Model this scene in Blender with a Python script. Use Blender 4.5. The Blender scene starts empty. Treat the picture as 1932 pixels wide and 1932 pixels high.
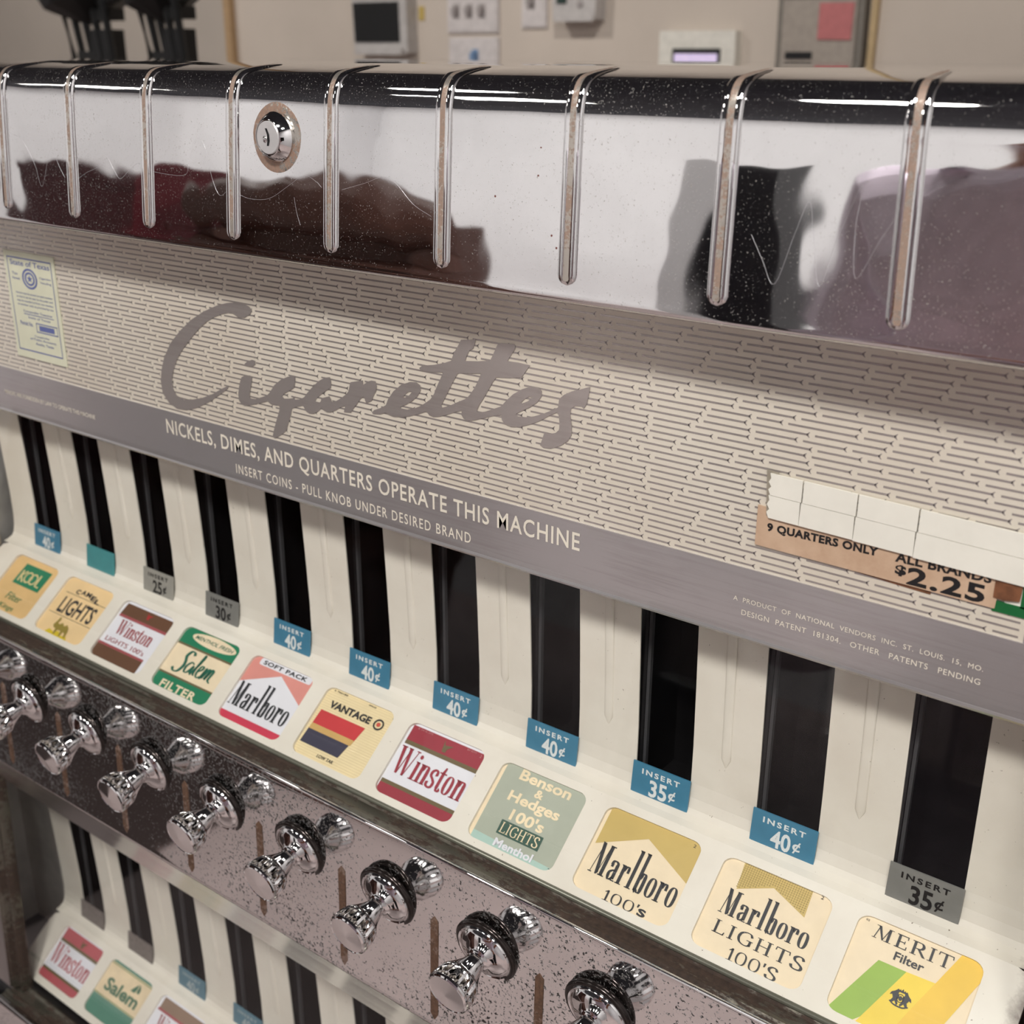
import bpy, bmesh, math, random
from mathutils import Vector, Matrix
from mathutils.geometry import tessellate_polygon
SC = bpy.context.scene
COL = SC.collection
U = 0.06            # one machine column pitch (one layout unit) in metres
ZC = 1.45           # height of the machine's top cover above the floor
random.seed(7)
def W(x, y, z): return Vector((U*x, U*y, U*z + ZC))
def srgb(r, g, b):
    return tuple(((c/255)/12.92 if c/255 <= .04045 else ((c/255+.055)/1.055)**2.4) for c in (r, g, b)) + (1,)

# ---------------------------------------------------------------- camera
CX = 11.873956
R3 = [[0.797862, 0.60282, 0.004898], [0.220333, -0.28404, -0.933153], [-0.561132, 0.745607, -0.359446]]
cd = bpy.data.cameras.new('camera'); cam = bpy.data.objects.new('camera', cd); COL.objects.link(cam)
M = Matrix(((R3[0][0], -R3[1][0], -R3[2][0]), (R3[0][1], -R3[1][1], -R3[2][1]), (R3[0][2], -R3[1][2], -R3[2][2])))
cam.matrix_world = Matrix.Translation(W(CX, 0, 0)) @ M.to_4x4()
cd.sensor_width = 36; cd.lens = 2225.34/1932*36; cd.clip_start = .02; cd.clip_end = 60
cd.dof.use_dof = True; cd.dof.focus_distance = U*(-0.561132*(8.2-CX)+0.745607*6.1+0.359446*4.2); cd.dof.aperture_fstop = 15
SC.camera = cam

# ---------------------------------------------------------------- world, lights, exposure
wd = bpy.data.worlds.new('world'); SC.world = wd; wd.use_nodes = True
wd.node_tree.nodes['Background'].inputs[0].default_value = (.5, .52, .55, 1)
wd.node_tree.nodes['Background'].inputs[1].default_value = .2
SC.view_settings.view_transform = 'Standard'; SC.view_settings.look = 'None'
SC.view_settings.gamma = 1; SC.view_settings.use_curve_mapping = False
SC.view_settings.exposure = -0.06
def area(name, loc, rot, sx, sy, power, col=(1, .97, .93), shape='RECTANGLE'):
    l = bpy.data.lights.new(name, 'AREA'); l.shape = shape; l.size = sx; l.size_y = sy; l.energy = power; l.color = col
    o = bpy.data.objects.new(name, l); COL.objects.link(o); o.location = loc; o.rotation_euler = rot
    return o
CEIL = 18.0         # ceiling height above the top cover, in units
LAMPS = [(11, -11), (22, -13), (34, -11), (0, -14), (-14, -12)]   # round ceiling lamps (x, y)
for i, (lx, ly) in enumerate(LAMPS):
    area('ceiling_lamp_light', W(lx, ly, CEIL-.55), (0, 0, 0), .26, .26, (25, 13, 5, 4, 3)[i], shape='DISK')
for (lx, ly, pw) in ((-55, -30, 10), (-24, -30, 7)):
    area('ceiling_fill_light', W(lx, ly, CEIL-.4), (0, 0, 0), .4, .4, pw)  # unseen fill lights added for ambient, no panel fixtures
def spot(x, y, z, tx, ty, tz, power, deg=100):
    l = bpy.data.lights.new('wall_fill_spot', 'SPOT'); l.energy = power; l.spot_size = math.radians(deg); l.spot_blend = 1; l.shadow_soft_size = .04; l.color = (1, .965, .92)
    o = bpy.data.objects.new('wall_fill_spot', l); COL.objects.link(o); o.location = W(x, y, z)
    o.rotation_euler = (W(tx, ty, tz)-W(x, y, z)).to_track_quat('-Z', 'Y').to_euler()
for sx in (-62, -42, -22, -2, 18): spot(sx, -48, CEIL-1.5, sx, -80, -6, 92)      # added fill spots, no fixtures, brightening the wall behind the photographer
for sy in (-62, -36, -12): spot(-48, sy, CEIL-1.5, -75, sy, -5, 58)      # added fill for the left wall
for sx in (-50, -26, -4): spot(sx, 20, CEIL-1.5, sx-2, 42, -2, 46)                 # and added fill for the far wall
# ---------------------------------------------------------------- node materials
MATS = {}
def nodemat(name):
    m = bpy.data.materials.new(name); m.use_nodes = True
    return m, m.node_tree, m.node_tree.nodes['Principled BSDF']
def noise(nt, scale, detail=4, rough=.6, stretch=None, coord='Object'):
    tc = nt.nodes.new('ShaderNodeTexCoord'); n = nt.nodes.new('ShaderNodeTexNoise')
    n.inputs['Scale'].default_value = scale; n.inputs['Detail'].default_value = detail; n.inputs['Roughness'].default_value = rough
    if stretch:
        mp = nt.nodes.new('ShaderNodeMapping'); mp.inputs['Scale'].default_value = stretch
        nt.links.new(tc.outputs[coord], mp.inputs[0]); nt.links.new(mp.outputs[0], n.inputs['Vector'])
    else: nt.links.new(tc.outputs[coord], n.inputs['Vector'])
    return n.outputs['Fac']
def ramp(nt, fac, p0, c0, p1, c1):
    r = nt.nodes.new('ShaderNodeValToRGB'); e = r.color_ramp.elements
    e[0].position = p0; e[0].color = c0; e[1].position = p1; e[1].color = c1
    nt.links.new(fac, r.inputs[0]); return r.outputs[0]
def g(v): return (v, v, v, 1)
def mathn(nt, op, a, b):
    m = nt.nodes.new('ShaderNodeMath'); m.operation = op; m.use_clamp = True
    for i, s in enumerate((a, b)):
        if isinstance(s, (int, float)): m.inputs[i].default_value = s
        else: nt.links.new(s, m.inputs[i])
    return m.outputs[0]
def mixc(nt, fac, a, b):
    m = nt.nodes.new('ShaderNodeMix'); m.data_type = 'RGBA'
    nt.links.new(fac, m.inputs['Factor'])
    for nm, s in (('A', a), ('B', b)):
        k = [i for i in m.inputs if i.name == nm and i.type == 'RGBA'][0]
        if isinstance(s, tuple): k.default_value = s
        else: nt.links.new(s, k)
    return [o for o in m.outputs if o.type == 'RGBA'][0]
def bump(nt, bs, h, strength, dist):
    b = nt.nodes.new('ShaderNodeBump'); b.inputs['Strength'].default_value = strength; b.inputs['Distance'].default_value = dist
    nt.links.new(h, b.inputs['Height']); nt.links.new(b.outputs[0], bs.inputs['Normal'])
def setv(bs, **k):
    for a, v in k.items():
        bs.inputs[{'rough': 'Roughness', 'metal': 'Metallic', 'coat': 'Coat Weight', 'coatr': 'Coat Roughness', 'spec': 'Specular IOR Level', 'trans': 'Transmission Weight', 'ior': 'IOR', 'alpha': 'Alpha'}[a]].default_value = v
def plain(name, col, rough=.5, metal=0, coat=0, var=.08, scale=60, emit=0):
    """painted, printed or plastic surface: colour with faint procedural mottling"""
    if name in MATS: return MATS[name]
    m, nt, bs = nodemat(name)
    lo = tuple(c*(1-var) for c in col[:3])+(1,); hi = tuple(min(1, c*(1+var)) for c in col[:3])+(1,)
    nt.links.new(ramp(nt, noise(nt, scale), .35, lo, .65, hi), bs.inputs['Base Color'])
    setv(bs, rough=rough, metal=metal, coat=coat, coatr=.08)
    if emit:
        bs.inputs['Emission Color'].default_value = col; bs.inputs['Emission Strength'].default_value = emit
    MATS[name] = m; return m
def chrome(name, base=.78, rough=.05, pits=0., pitscale=450, wave=0., scratch=0., rust=0., pitcol=(.06, .05, .045, 1), thr=0.):
    """bright plated steel; pits = black corrosion specks, wave = hand-pressed unevenness"""
    m, nt, bs = nodemat(name)
    col = g(base)
    r0 = rough
    bs.inputs['Base Color'].default_value = (base, base*.985, base*.98, 1)
    setv(bs, metal=1, rough=rough)
    cur = (base, base*.985, base*.98, 1)
    sr = noise(nt, 240, 5, .75, (1, 1, 1))
    if scratch:
        s = noise(nt, 500, 3, .8, (1, .06, .06))
        s2 = noise(nt, 26, 3, .6)
        rr = mathn(nt, 'ADD', mathn(nt, 'MULTIPLY', mathn(nt, 'MULTIPLY', s, s2), scratch), rough)
        nt.links.new(rr, bs.inputs['Roughness'])
    if pits:
        big = noise(nt, 9, 3, .6); sm = noise(nt, pitscale, 3, .7)
        thr_ = mathn(nt, 'ADD', mathn(nt, 'MULTIPLY', big, pits), sm)
        mask = ramp(nt, thr_, .60+thr+pits*.5-.02*(pits > .3), g(0), .635+thr+pits*.5, g(1))
        cc = mixc(nt, mask, cur, pitcol); nt.links.new(cc, bs.inputs['Base Color'])
        nt.links.new(mathn(nt, 'SUBTRACT', 1, mask), bs.inputs['Metallic'])
        rr = mathn(nt, 'MAXIMUM', mathn(nt, 'MULTIPLY', mask, .6), rough)
        nt.links.new(rr, bs.inputs['Roughness'])
    if wave:
        w = noise(nt, 14, 2, .5)
        bump(nt, bs, w, 1.0, wave)
    MATS[name] = m; return m
def rusty(name, base, rustc, amt, scale=300, metal=.8, rough=.35, stretch=None, bmp=.0003):
    m, nt, bs = nodemat(name)
    a = noise(nt, scale, 5, .75, stretch); b = noise(nt, scale*.15, 3, .6, stretch)
    mask = ramp(nt, mathn(nt, 'MULTIPLY', mathn(nt, 'ADD', a, b), .5), .5-amt*.25, g(0), .56-amt*.25, g(1))
    c2 = ramp(nt, noise(nt, scale*1.7, 4), .3, tuple(c*.45 for c in rustc[:3])+(1,), .7, rustc)
    nt.links.new(mixc(nt, mask, base, c2), bs.inputs['Base Color'])
    nt.links.new(mathn(nt, 'MULTIPLY', mathn(nt, 'SUBTRACT', 1, mask), metal), bs.inputs['Metallic'])
    nt.links.new(mathn(nt, 'MAXIMUM', mathn(nt, 'MULTIPLY', mask, .8), rough), bs.inputs['Roughness'])
    if bmp: bump(nt, bs, a, .35, bmp)
    MATS[name] = m; return m

CHROME = chrome('polished_chrome', .80, .03, pits=.12, pitscale=1500, wave=.0009, scratch=.12, pitcol=(.25, .23, .21, 1), thr=.05)
KPANEL = chrome('pitted_chrome_panel', .76, .05, pits=.42, pitscale=620, wave=.0004, thr=.0, pitcol=(.02, .016, .014, 1))
KNOBM = chrome('knob_chrome', .74, .045, wave=0)
RIBRUST = rusty('rusted_bead_groove', srgb(206, 198, 188), srgb(146, 90, 50), .145, 620, rough=.3, bmp=0)
RUST = rusty('dark_rusted_trim', srgb(106, 102, 92), srgb(66, 50, 40), .26, 240, stretch=(.35, 1, 1))
RIBRUST2 = rusty('brown_rusted_bead', srgb(150, 130, 118), srgb(104, 76, 58), .3, 420)
# cream baked enamel of the column panels, rust-stained near the right end
def cream():
    m, nt, bs = nodemat('cream_enamel')
    c = ramp(nt, noise(nt, 22, 5, .6), .3, srgb(226, 219, 206), .7, srgb(238, 233, 221))
    dots = ramp(nt, mathn(nt, 'ADD', noise(nt, 620, 2, .7), mathn(nt, 'MULTIPLY', noise(nt, 16), .14)), .80, g(0), .83, g(1))
    c = mixc(nt, dots, c, srgb(120, 105, 88))
    tc = nt.nodes.new('ShaderNodeTexCoord'); sx = nt.nodes.new('ShaderNodeSeparateXYZ')
    nt.links.new(tc.outputs['Object'], sx.inputs[0])
    mr = nt.nodes.new('ShaderNodeMapRange'); mr.inputs[1].default_value = U*10.72; mr.inputs[2].default_value = U*11.0
    nt.links.new(sx.outputs[0], mr.inputs[0])
    st = ramp(nt, mathn(nt, 'ADD', mathn(nt, 'MULTIPLY', mr.outputs[0], .55), mathn(nt, 'MULTIPLY', noise(nt, 90, 5, .7), .6)), .62, g(0), .86, g(.85))
    c = mixc(nt, st, c, srgb(104, 86, 76))
    nt.links.new(c, bs.inputs['Base Color']); setv(bs, rough=.38, coat=.25, coatr=.2)
    MATS['cream'] = m; return m
CREAM = cream()
def signcream():
    m, nt, bs = nodemat('sign_cream_print')
    c = ramp(nt, noise(nt, 8, 5, .6), .3, srgb(214, 204, 188), .7, srgb(226, 219, 205))
    nt.links.new(c, bs.inputs['Base Color']); setv(bs, rough=.32, metal=.12, coat=.7, coatr=.1)
    MATS['signcream'] = m; return m
SIGN = signcream()
def brushed(name, lo, hi, rough=.3, metal=.92, reflection_haze=0):
    m, nt, bs = nodemat(name)
    s = noise(nt, 700, 4, .7, (.03, 1, 1)); b = noise(nt, 10, 4, .6)
    c = ramp(nt, mathn(nt, 'MULTIPLY', mathn(nt, 'ADD', s, b), .5), .38, lo, .6, hi)
    if reflection_haze:
        h = ramp(nt, noise(nt, 34, 7, .75), .58, g(0), .7, g(.55)); c = mixc(nt, h, c, srgb(186, 184, 176))  # cloudy patches paint a blurred reflection into the strip colour
    nt.links.new(c, bs.inputs['Base Color']); setv(bs, rough=rough, metal=metal, coat=.3, coatr=.12)
    MATS[name] = m; return m
ALU = brushed('brushed_aluminium_print', srgb(180, 172, 168), srgb(204, 197, 193), .22, .62)
STRIP = brushed('brushed_aluminium_strip', srgb(180, 175, 176), srgb(200, 197, 198), .18, .62, reflection_haze=1)
BLACKIN = plain('black_channel_interior', srgb(22, 21, 22), .18, coat=.4)
RAIL = plain('grey_channel_rail', srgb(92, 92, 94), .3, metal=.4)
GREYIN = plain('grey_inner_wall', srgb(172, 169, 164), .42, metal=.25, var=.18, scale=30)
PAPER = plain('white_tape', srgb(228, 225, 214), .45, var=.03)
def glass():
    m, nt, bs = nodemat('window_glass')
    bs.inputs['Base Color'].default_value = (1, 1, 1, 1)
    nt.nodes.remove(bs)
    out = nt.nodes['Material Output']; tr = nt.nodes.new('ShaderNodeBsdfTransparent'); gl = nt.nodes.new('ShaderNodeBsdfGlossy')
    tr.inputs[0].default_value = (.97, .975, .97, 1); gl.inputs['Roughness'].default_value = .015
    lw = nt.nodes.new('ShaderNodeLayerWeight'); lw.inputs[0].default_value = .5
    sm = ramp(nt, noise(nt, 26, 6, .7), .3, g(.03), .85, g(.055))
    ad = mathn(nt, 'ADD', mathn(nt, 'POWER', lw.outputs['Facing'], 5.0), sm)
    mx = nt.nodes.new('ShaderNodeMixShader'); nt.links.new(ad, mx.inputs[0])
    nt.links.new(tr.outputs[0], mx.inputs[1]); nt.links.new(gl.outputs[0], mx.inputs[2]); nt.links.new(mx.outputs[0], out.inputs[0])
    MATS['glass'] = m; return m
GLASS = glass()
def ink(name, r, g_, b, rough=.42, metal=0): return plain('ink_'+name, srgb(r, g_, b), rough, metal, coat=.15, var=.05, scale=40)

# ---------------------------------------------------------------- object helpers
ORG = {}
def link(o, parent):
    COL.objects.link(o)
    if parent is not None: o.parent = parent
    return o
def thing(name, label, cat, at=(0, 0, 0), group=None):
    o = bpy.data.objects.new(name, None); o.empty_display_size = .02; COL.objects.link(o)
    o.location = W(*at); ORG[o] = Vector(o.location); o['label'] = label; o['category'] = cat
    if group: o['group'] = group
    return o
def tag(o, label, cat, group=None):
    o['label'] = label; o['category'] = cat
    if group: o['group'] = group
    return o
def org(p):
    while p is not None:
        if p in ORG: return ORG[p]
        p = p.parent
    return Vector((0, 0, 0))
def mesh(name, vs, fs, mat, parent=None, smooth=False, at=None, recalc=True):
    """vs in layout units -> one linked mesh object"""
    if at is not None: base = W(*at)
    else: base = org(parent)
    me = bpy.data.meshes.new(name)
    me.from_pydata([W(*v)-base for v in vs], [], fs)
    if recalc:
        bm = bmesh.new(); bm.from_mesh(me); bmesh.ops.recalc_face_normals(bm, faces=bm.faces); bm.to_mesh(me); bm.free()
    me.materials.append(mat)
    if smooth: me.shade_smooth()
    o = bpy.data.objects.new(name, me); link(o, parent)
    if at is not None: o.location = base; ORG[o] = base
    return o
def smooth_angle(o, deg=40):
    me = o.data
    me.shade_smooth()
    bm = bmesh.new(); bm.from_mesh(me)
    for e in bm.edges:
        if len(e.link_faces) == 2 and e.calc_face_angle(0) > math.radians(deg): e.smooth = False
    bm.to_mesh(me); bm.free()
    return o
class MB:
    def __init__(s): s.v = []; s.f = []
    def add(s, vs, fs):
        n = len(s.v); s.v += [tuple(v) for v in vs]; s.f += [tuple(i+n for i in f) for f in fs]
    def box(s, x0, x1, y0, y1, z0, z1):
        s.add([(x0, y0, z0), (x1, y0, z0), (x1, y1, z0), (x0, y1, z0), (x0, y0, z1), (x1, y0, z1), (x1, y1, z1), (x0, y1, z1)],
              [(0, 3, 2, 1), (4, 5, 6, 7), (0, 1, 5, 4), (1, 2, 6, 5), (2, 3, 7, 6), (3, 0, 4, 7)])
    def quadbox(s, q, y0, y1):
        """four (x, z) corners extruded from y0 to y1"""
        n = len(q); s.add([(a, y0, b) for a, b in q]+[(a, y1, b) for a, b in q],
              [tuple(range(n)), tuple(range(2*n-1, n-1, -1))]+[(i, (i+1) % n, (i+1) % n+n, i+n) for i in range(n)])
    def sweep(s, prof, x0, x1, closed=True, caps=True):
        n = len(prof); s.add([(x0, y, z) for y, z in prof]+[(x1, y, z) for y, z in prof],
              [(i, (i+1) % n, (i+1) % n+n, i+n) for i in range(n if closed else n-1)]+([tuple(range(n)), tuple(range(2*n-1, n-1, -1))] if caps and closed else []))
    def tube(s, pts, rad, n=10, cap=True):
        pts = [Vector(p) for p in pts]; base = len(s.v); rings = []
        for i, p in enumerate(pts):
            d = (pts[min(i+1, len(pts)-1)]-pts[max(i-1, 0)]).normalized()
            a = d.cross(Vector((0, 0, 1))); a = a.normalized() if a.length > 1e-4 else Vector((1, 0, 0)); b = d.cross(a)
            r = rad[i] if isinstance(rad, (list, tuple)) else rad
            rings.append([tuple(p+a*math.cos(t)*r+b*math.sin(t)*r) for t in (2*math.pi*k/n for k in range(n))])
        vs = [v for r in rings for v in r]; fs = []
        for i in range(len(rings)-1):
            for k in range(n): fs.append((i*n+k, i*n+(k+1) % n, (i+1)*n+(k+1) % n, (i+1)*n+k))
        if cap: fs += [tuple(range(n-1, -1, -1)), tuple(range((len(rings)-1)*n, len(rings)*n))]
        s.add(vs, fs)
    def lathe(s, c, ax, prof, n=32, flute=None):
        """prof = [(r, h)] around axis ax from point c; flute(h, ang) multiplies r"""
        c = Vector(c); ax = Vector(ax).normalized(); a = ax.cross(Vector((0, 0, 1))).normalized(); b = ax.cross(a)
        vs = []; fs = []
        for r, h in prof:
            for k in range(n):
                t = 2*math.pi*k/n; rr = r*(flute(h, k, n) if flute else 1)
                vs.append(tuple(c+ax*h+a*math.cos(t)*rr+b*math.sin(t)*rr))
        m = len(prof)
        for i in range(m-1):
            for k in range(n): fs.append((i*n+k, i*n+(k+1) % n, (i+1)*n+(k+1) % n, (i+1)*n+k))
        fs.append(tuple(range(n-1, -1, -1))); fs.append(tuple(range((m-1)*n, m*n)))
        s.add(vs, fs)
    def done(s, name, mat, parent=None, smooth=False, at=None, ang=None):
        o = mesh(name, s.v, s.f, mat, parent, smooth, at)
        if ang: smooth_angle(o, ang)
        return o
def build(name, mat, parent, fn, **k):
    m = MB(); fn(m); return m.done(name, mat, parent, **k)

# ---------------------------------------------------------------- flat print: polygons, text, nib lettering
def tess(loops):
    """loops of 2D points (first outer, others holes) -> verts, tris"""
    vv = [Vector((p[0], p[1], 0)) for l in loops for p in l]
    t = tessellate_polygon([[Vector((p[0], p[1], 0)) for p in l] for l in loops])
    return [(v.x, v.y) for v in vv], [tuple(x) for x in t]
def rrect(u0, v0, u1, v1, ru, rv=None, n=5):
    rv = rv or ru; out = []
    for cx, cy, a0 in ((u1-ru, v1-rv, 0), (u0+ru, v1-rv, 90), (u0+ru, v0+rv, 180), (u1-ru, v0+rv, 270)):
        for i in range(n+1):
            a = math.radians(a0+90*i/n); out.append((cx+ru*math.cos(a), cy+rv*math.sin(a)))
    return out
def ell(cx, cy, rx, ry, n=28, p=2.0):
    out = []
    for i in range(n):
        a = 2*math.pi*i/n; c, s = math.cos(a), math.sin(a)
        out.append((cx+rx*math.copysign(abs(c)**(2/p), c), cy+ry*math.copysign(abs(s)**(2/p), s)))
    return out
class Flat:
    """collects flat ink in a 2D frame (u right, v down), then maps it to 3D"""
    def __init__(s): s.v = []; s.f = []
    def poly(s, *loops):
        v, t = tess(loops); n = len(s.v); s.v += v; s.f += [tuple(i+n for i in f) for f in t]; return s
    def rect(s, u0, v0, u1, v1): return s.poly([(u0, v0), (u1, v0), (u1, v1), (u0, v1)])
    def raw(s, v, f): n = len(s.v); s.v += v; s.f += [tuple(i+n for i in q) for q in f]; return s
    def text(s, txt, box, bold=0, shear=0, sp=1.0, slope=0):
        """default font squeezed to fill box (u0, v0, u1, v1)"""
        cu = bpy.data.curves.new('t', 'FONT'); cu.body = txt; cu.size = 1; cu.offset = bold; cu.shear = shear; cu.space_character = sp
        cu.resolution_u = 3; cu.fill_mode = 'FRONT'
        o = bpy.data.objects.new('t', cu); me = bpy.data.meshes.new_from_object(o)
        vs = [(v.co.x, v.co.y) for v in me.vertices]; fs = [tuple(p.vertices) for p in me.polygons]
        bpy.data.objects.remove(o); bpy.data.curves.remove(cu); bpy.data.meshes.remove(me)
        return s.fit(vs, fs, box, slope)
    def fit(s, vs, fs, box, slope=0):
        x0 = min(v[0] for v in vs); x1 = max(v[0] for v in vs); y0 = min(v[1] for v in vs); y1 = max(v[1] for v in vs)
        u0, v0, u1, v1 = box
        return s.raw([(u0+(x-x0)/(x1-x0)*(u1-u0), v1-(y-y0)/(y1-y0)*(v1-v0)+slope*(x-x0)/(x1-x0)) for x, y in vs], fs)
    def put(s, name, mat, parent, fmap, at=None):
        o = mesh(name, [fmap(u, v) for u, v in s.v], s.f, mat, parent, at=at, recalc=False)
        return o
def cat(pts, n=6, closed=False):
    P = [Vector(p) for p in pts]; out = []; m = len(P)
    for i in range(m if closed else m-1):
        a = P[(i-1) % m] if closed or i else P[0]*2-P[1]; b = P[i]; c = P[(i+1) % m]
        d = P[(i+2) % m] if closed or i+2 < m else P[-1]*2-P[-2]
        for k in range(n):
            t = k/n; out.append(.5*((2*b)+(-a+c)*t+(2*a-5*b+4*c-d)*t*t+(-a+3*b-3*c+d)*t**3))
    if not closed: out.append(P[-1])
    return out
def nib(pts, thick, thin, smooth=True, closed=False):
    """centre line stroked with a broad nib: wide where it runs vertically, thin where it runs across"""
    P = cat(pts, 6, closed) if smooth else [Vector(p) for p in pts]
    n = len(P); vs = []; fs = []
    for i, p in enumerate(P):
        d = (P[(i+1) % n]-P[(i-1) % n]) if closed else (P[min(i+1, n-1)]-P[max(i-1, 0)])
        d.normalize(); w = thin+(thick-thin)*abs(d.y)**1.5; w /= 2
        q = Vector((-d.y, d.x)); vs += [tuple(p+q*w), tuple(p-q*w)]
    for i in range(n if closed else n-1):
        j = (i+1) % n; fs.append((2*i, 2*i+1, 2*j+1, 2*j))
    return vs, fs
# letter shapes for the display lettering: advance, list of (kind, data...), y up, x-height 1
def R_(x0, y0, x1, y1): return ('p', [(x0, y0), (x1, y0), (x1, y1), (x0, y1)])
def stem(x, y0, y1, w=.3, foot=1, head=1):
    o = [R_(x-w/2, y0, x+w/2, y1)]
    if foot: o.append(R_(x-w*.95, y0, x+w*.95, y0+.05))
    if head: o.append(('p', [(x-w*.95, y1), (x+w/2, y1), (x+w/2, y1-.1), (x-w/2, y1-.1)]))
    return o
GL = {
 'M': (1.75, [R_(.03, 0, .4, .05), ('p', [(.2, 0), (.26, 0), (.52, 1.5), (.46, 1.62)]), ('p', [(.28, 1.66), (.62, 1.62), (1.0, .12), (.86, 0), (.72, 0)]),
       ('p', [(.86, 0), (.93, .1), (1.22, 1.6), (1.15, 1.6)]), R_(1.12, 0, 1.45, 1.62), R_(1.0, 0, 1.6, .06), R_(1.1, 1.56, 1.62, 1.62)]),
 'm': (1.75, [('p', [(.16, 0), (.23, 0), (.5, 1.5), (.42, 1.5)]), ('p', [(.3, 1.5), (.54, 1.5), (.98, .05), (.86, 0)]), ('p', [(.86, 0), (.94, .1), (1.32, 1.5), (1.24, 1.5)]), R_(1.2, 0, 1.42, 1.5), R_(.02, 0, .4, .06), R_(1.02, 0, 1.62, .06), R_(.14, 1.44, .5, 1.5), R_(1.2, 1.44, 1.62, 1.5)]),
 'a': (1.02, [('n', [(.16, .74), (.22, .93), (.42, .98), (.62, .9), (.66, .72), (.66, .1)], .3, .07), R_(.08, .66, .32, .8), R_(.55, 0, .92, .06),
       ('n', [(.66, .56), (.4, .5), (.2, .38), (.18, .2), (.3, .04), (.5, .08), (.64, .2)], .28, .06)]),
 'r': (.92, stem(.26, 0, 1)+[('n', [(.36, .75), (.5, .93), (.68, .95), (.76, .84)], .24, .08), R_(.62, .66, .86, .9)]),
 'l': (.66, stem(.3, 0, 2.0)), 'b': (1.06, stem(.3, .05, 2.0, foot=0)+[('n', [(.38, .72), (.55, .96), (.76, .9), (.8, .5), (.76, .1), (.58, .02), (.38, .12), (.26, .0)], .3, .06)]),
 'o': (1.04, [('r', .5, .5, .43, .5, .27, .05)]),
 'W': (2.0, [('p', [(.1, 1.5), (.44, 1.5), (.78, 0), (.66, 0), (.56, 0)]), ('p', [(.7, 0), (.78, .05), (1.02, 1.3), (.96, 1.4)]), ('p', [(.82, 1.5), (1.14, 1.5), (1.46, 0), (1.34, 0), (1.24, 0)]),
       ('p', [(1.36, 0), (1.44, 0), (1.86, 1.5), (1.79, 1.5)]), R_(-.02, 1.44, .56, 1.5), R_(1.62, 1.44, 2.0, 1.5), R_(.74, 1.44, 1.2, 1.5)]),
 'i': (.62, stem(.3, 0, 1)+[('p', ell(.3, 1.28, .16, .12, 10))]),
 'n': (1.12, stem(.26, 0, 1)+[('n', [(.34, .72), (.52, .94), (.74, .94), (.84, .74), (.84, 0)], .3, .06), R_(.6, 0, 1.08, .05)]),
 's': (.86, [('n', [(.72, .7), (.66, .92), (.44, .98), (.2, .84), (.22, .64), (.5, .48), (.7, .32), (.66, .1), (.42, .02), (.16, .1), (.1, .3)], .26, .1)]),
 't': (.74, [R_(.2, .15, .48, 1.0), ('p', [(.34, 1.3), (.48, 1.3), (.48, 1.0), (.2, 1.0)]), R_(.02, .93, .7, 1.0), ('n', [(.34, .2), (.42, .04), (.6, .04), (.7, .16)], .24, .1)]),
 'L': (1.2, [R_(.2, 0, .4, 1.5), R_(.06, 0, 1.05, .09), R_(.06, 1.44, .56, 1.5), ('p', [(.95, 0), (1.08, 0), (1.12, .36), (1.04, .36)])]),
 'I': (.66, [R_(.22, 0, .42, 1.5), R_(.06, 0, .58, .07), R_(.06, 1.43, .58, 1.5)]),
 'G': (1.5, [('n', [(1.25, 1.1), (1.1, 1.4), (.75, 1.46), (.35, 1.25), (.2, .75), (.35, .25), (.75, .04), (1.1, .1), (1.24, .3)], .22, .09), R_(1.12, .1, 1.32, .68), R_(.9, .62, 1.42, .7)]),
 'H': (1.5, [R_(.18, 0, .38, 1.5), R_(1.02, 0, 1.22, 1.5), R_(.3, .72, 1.1, .8), R_(.04, 0, .54, .07), R_(.88, 0, 1.38, .07), R_(.04, 1.43, .54, 1.5), R_(.88, 1.43, 1.38, 1.5)]),
 'T': (1.3, [R_(.54, 0, .74, 1.5), R_(.06, 1.41, 1.22, 1.5), R_(.4, 0, .88, .07), ('p', [(.06, 1.5), (.14, 1.5), (.1, 1.12), (.02, 1.12)]), ('p', [(1.14, 1.5), (1.22, 1.5), (1.26, 1.12), (1.18, 1.12)])]),
 'S': (1.15, [('n', [(.96, 1.15), (.82, 1.42), (.5, 1.46), (.24, 1.22), (.32, .92), (.66, .7), (.94, .44), (.88, .12), (.5, .03), (.2, .14), (.1, .42)], .24, .12)]),
 'E': (1.2, [R_(.2, 0, .42, 1.5), R_(.06, 0, 1.05, .09), R_(.06, 1.41, 1.02, 1.5), R_(.3, .7, .84, .79), R_(.98, 0, 1.06, .36), R_(.95, 1.16, 1.03, 1.5), R_(.78, .56, .84, .94)]),
 'R': (1.35, [R_(.2, 0, .42, 1.5), R_(.06, 0, .58, .07), R_(.06, 1.42, .7, 1.5), ('n', [(.5, 1.46), (.85, 1.42), (1.02, 1.12), (.86, .8), (.42, .74)], .24, .08), ('p', [(.55, .76), (.78, .78), (1.36, 0), (1.1, 0)])]),
 '1': (.8, [R_(.36, .0, .54, 1.5), R_(.14, 0, .78, .08), ('p', [(.14, 1.2), (.2, 1.14), (.5, 1.36), (.5, 1.5), (.4, 1.48)])]),
 '0': (1.25, [('r', .6, .75, .5, .75, .16, .07)]),
 "'": (.4, [('p', [(.1, 1.5), (.3, 1.5), (.22, 1.05), (.1, 1.05)])]), ' ': (.5, []),
}
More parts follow.
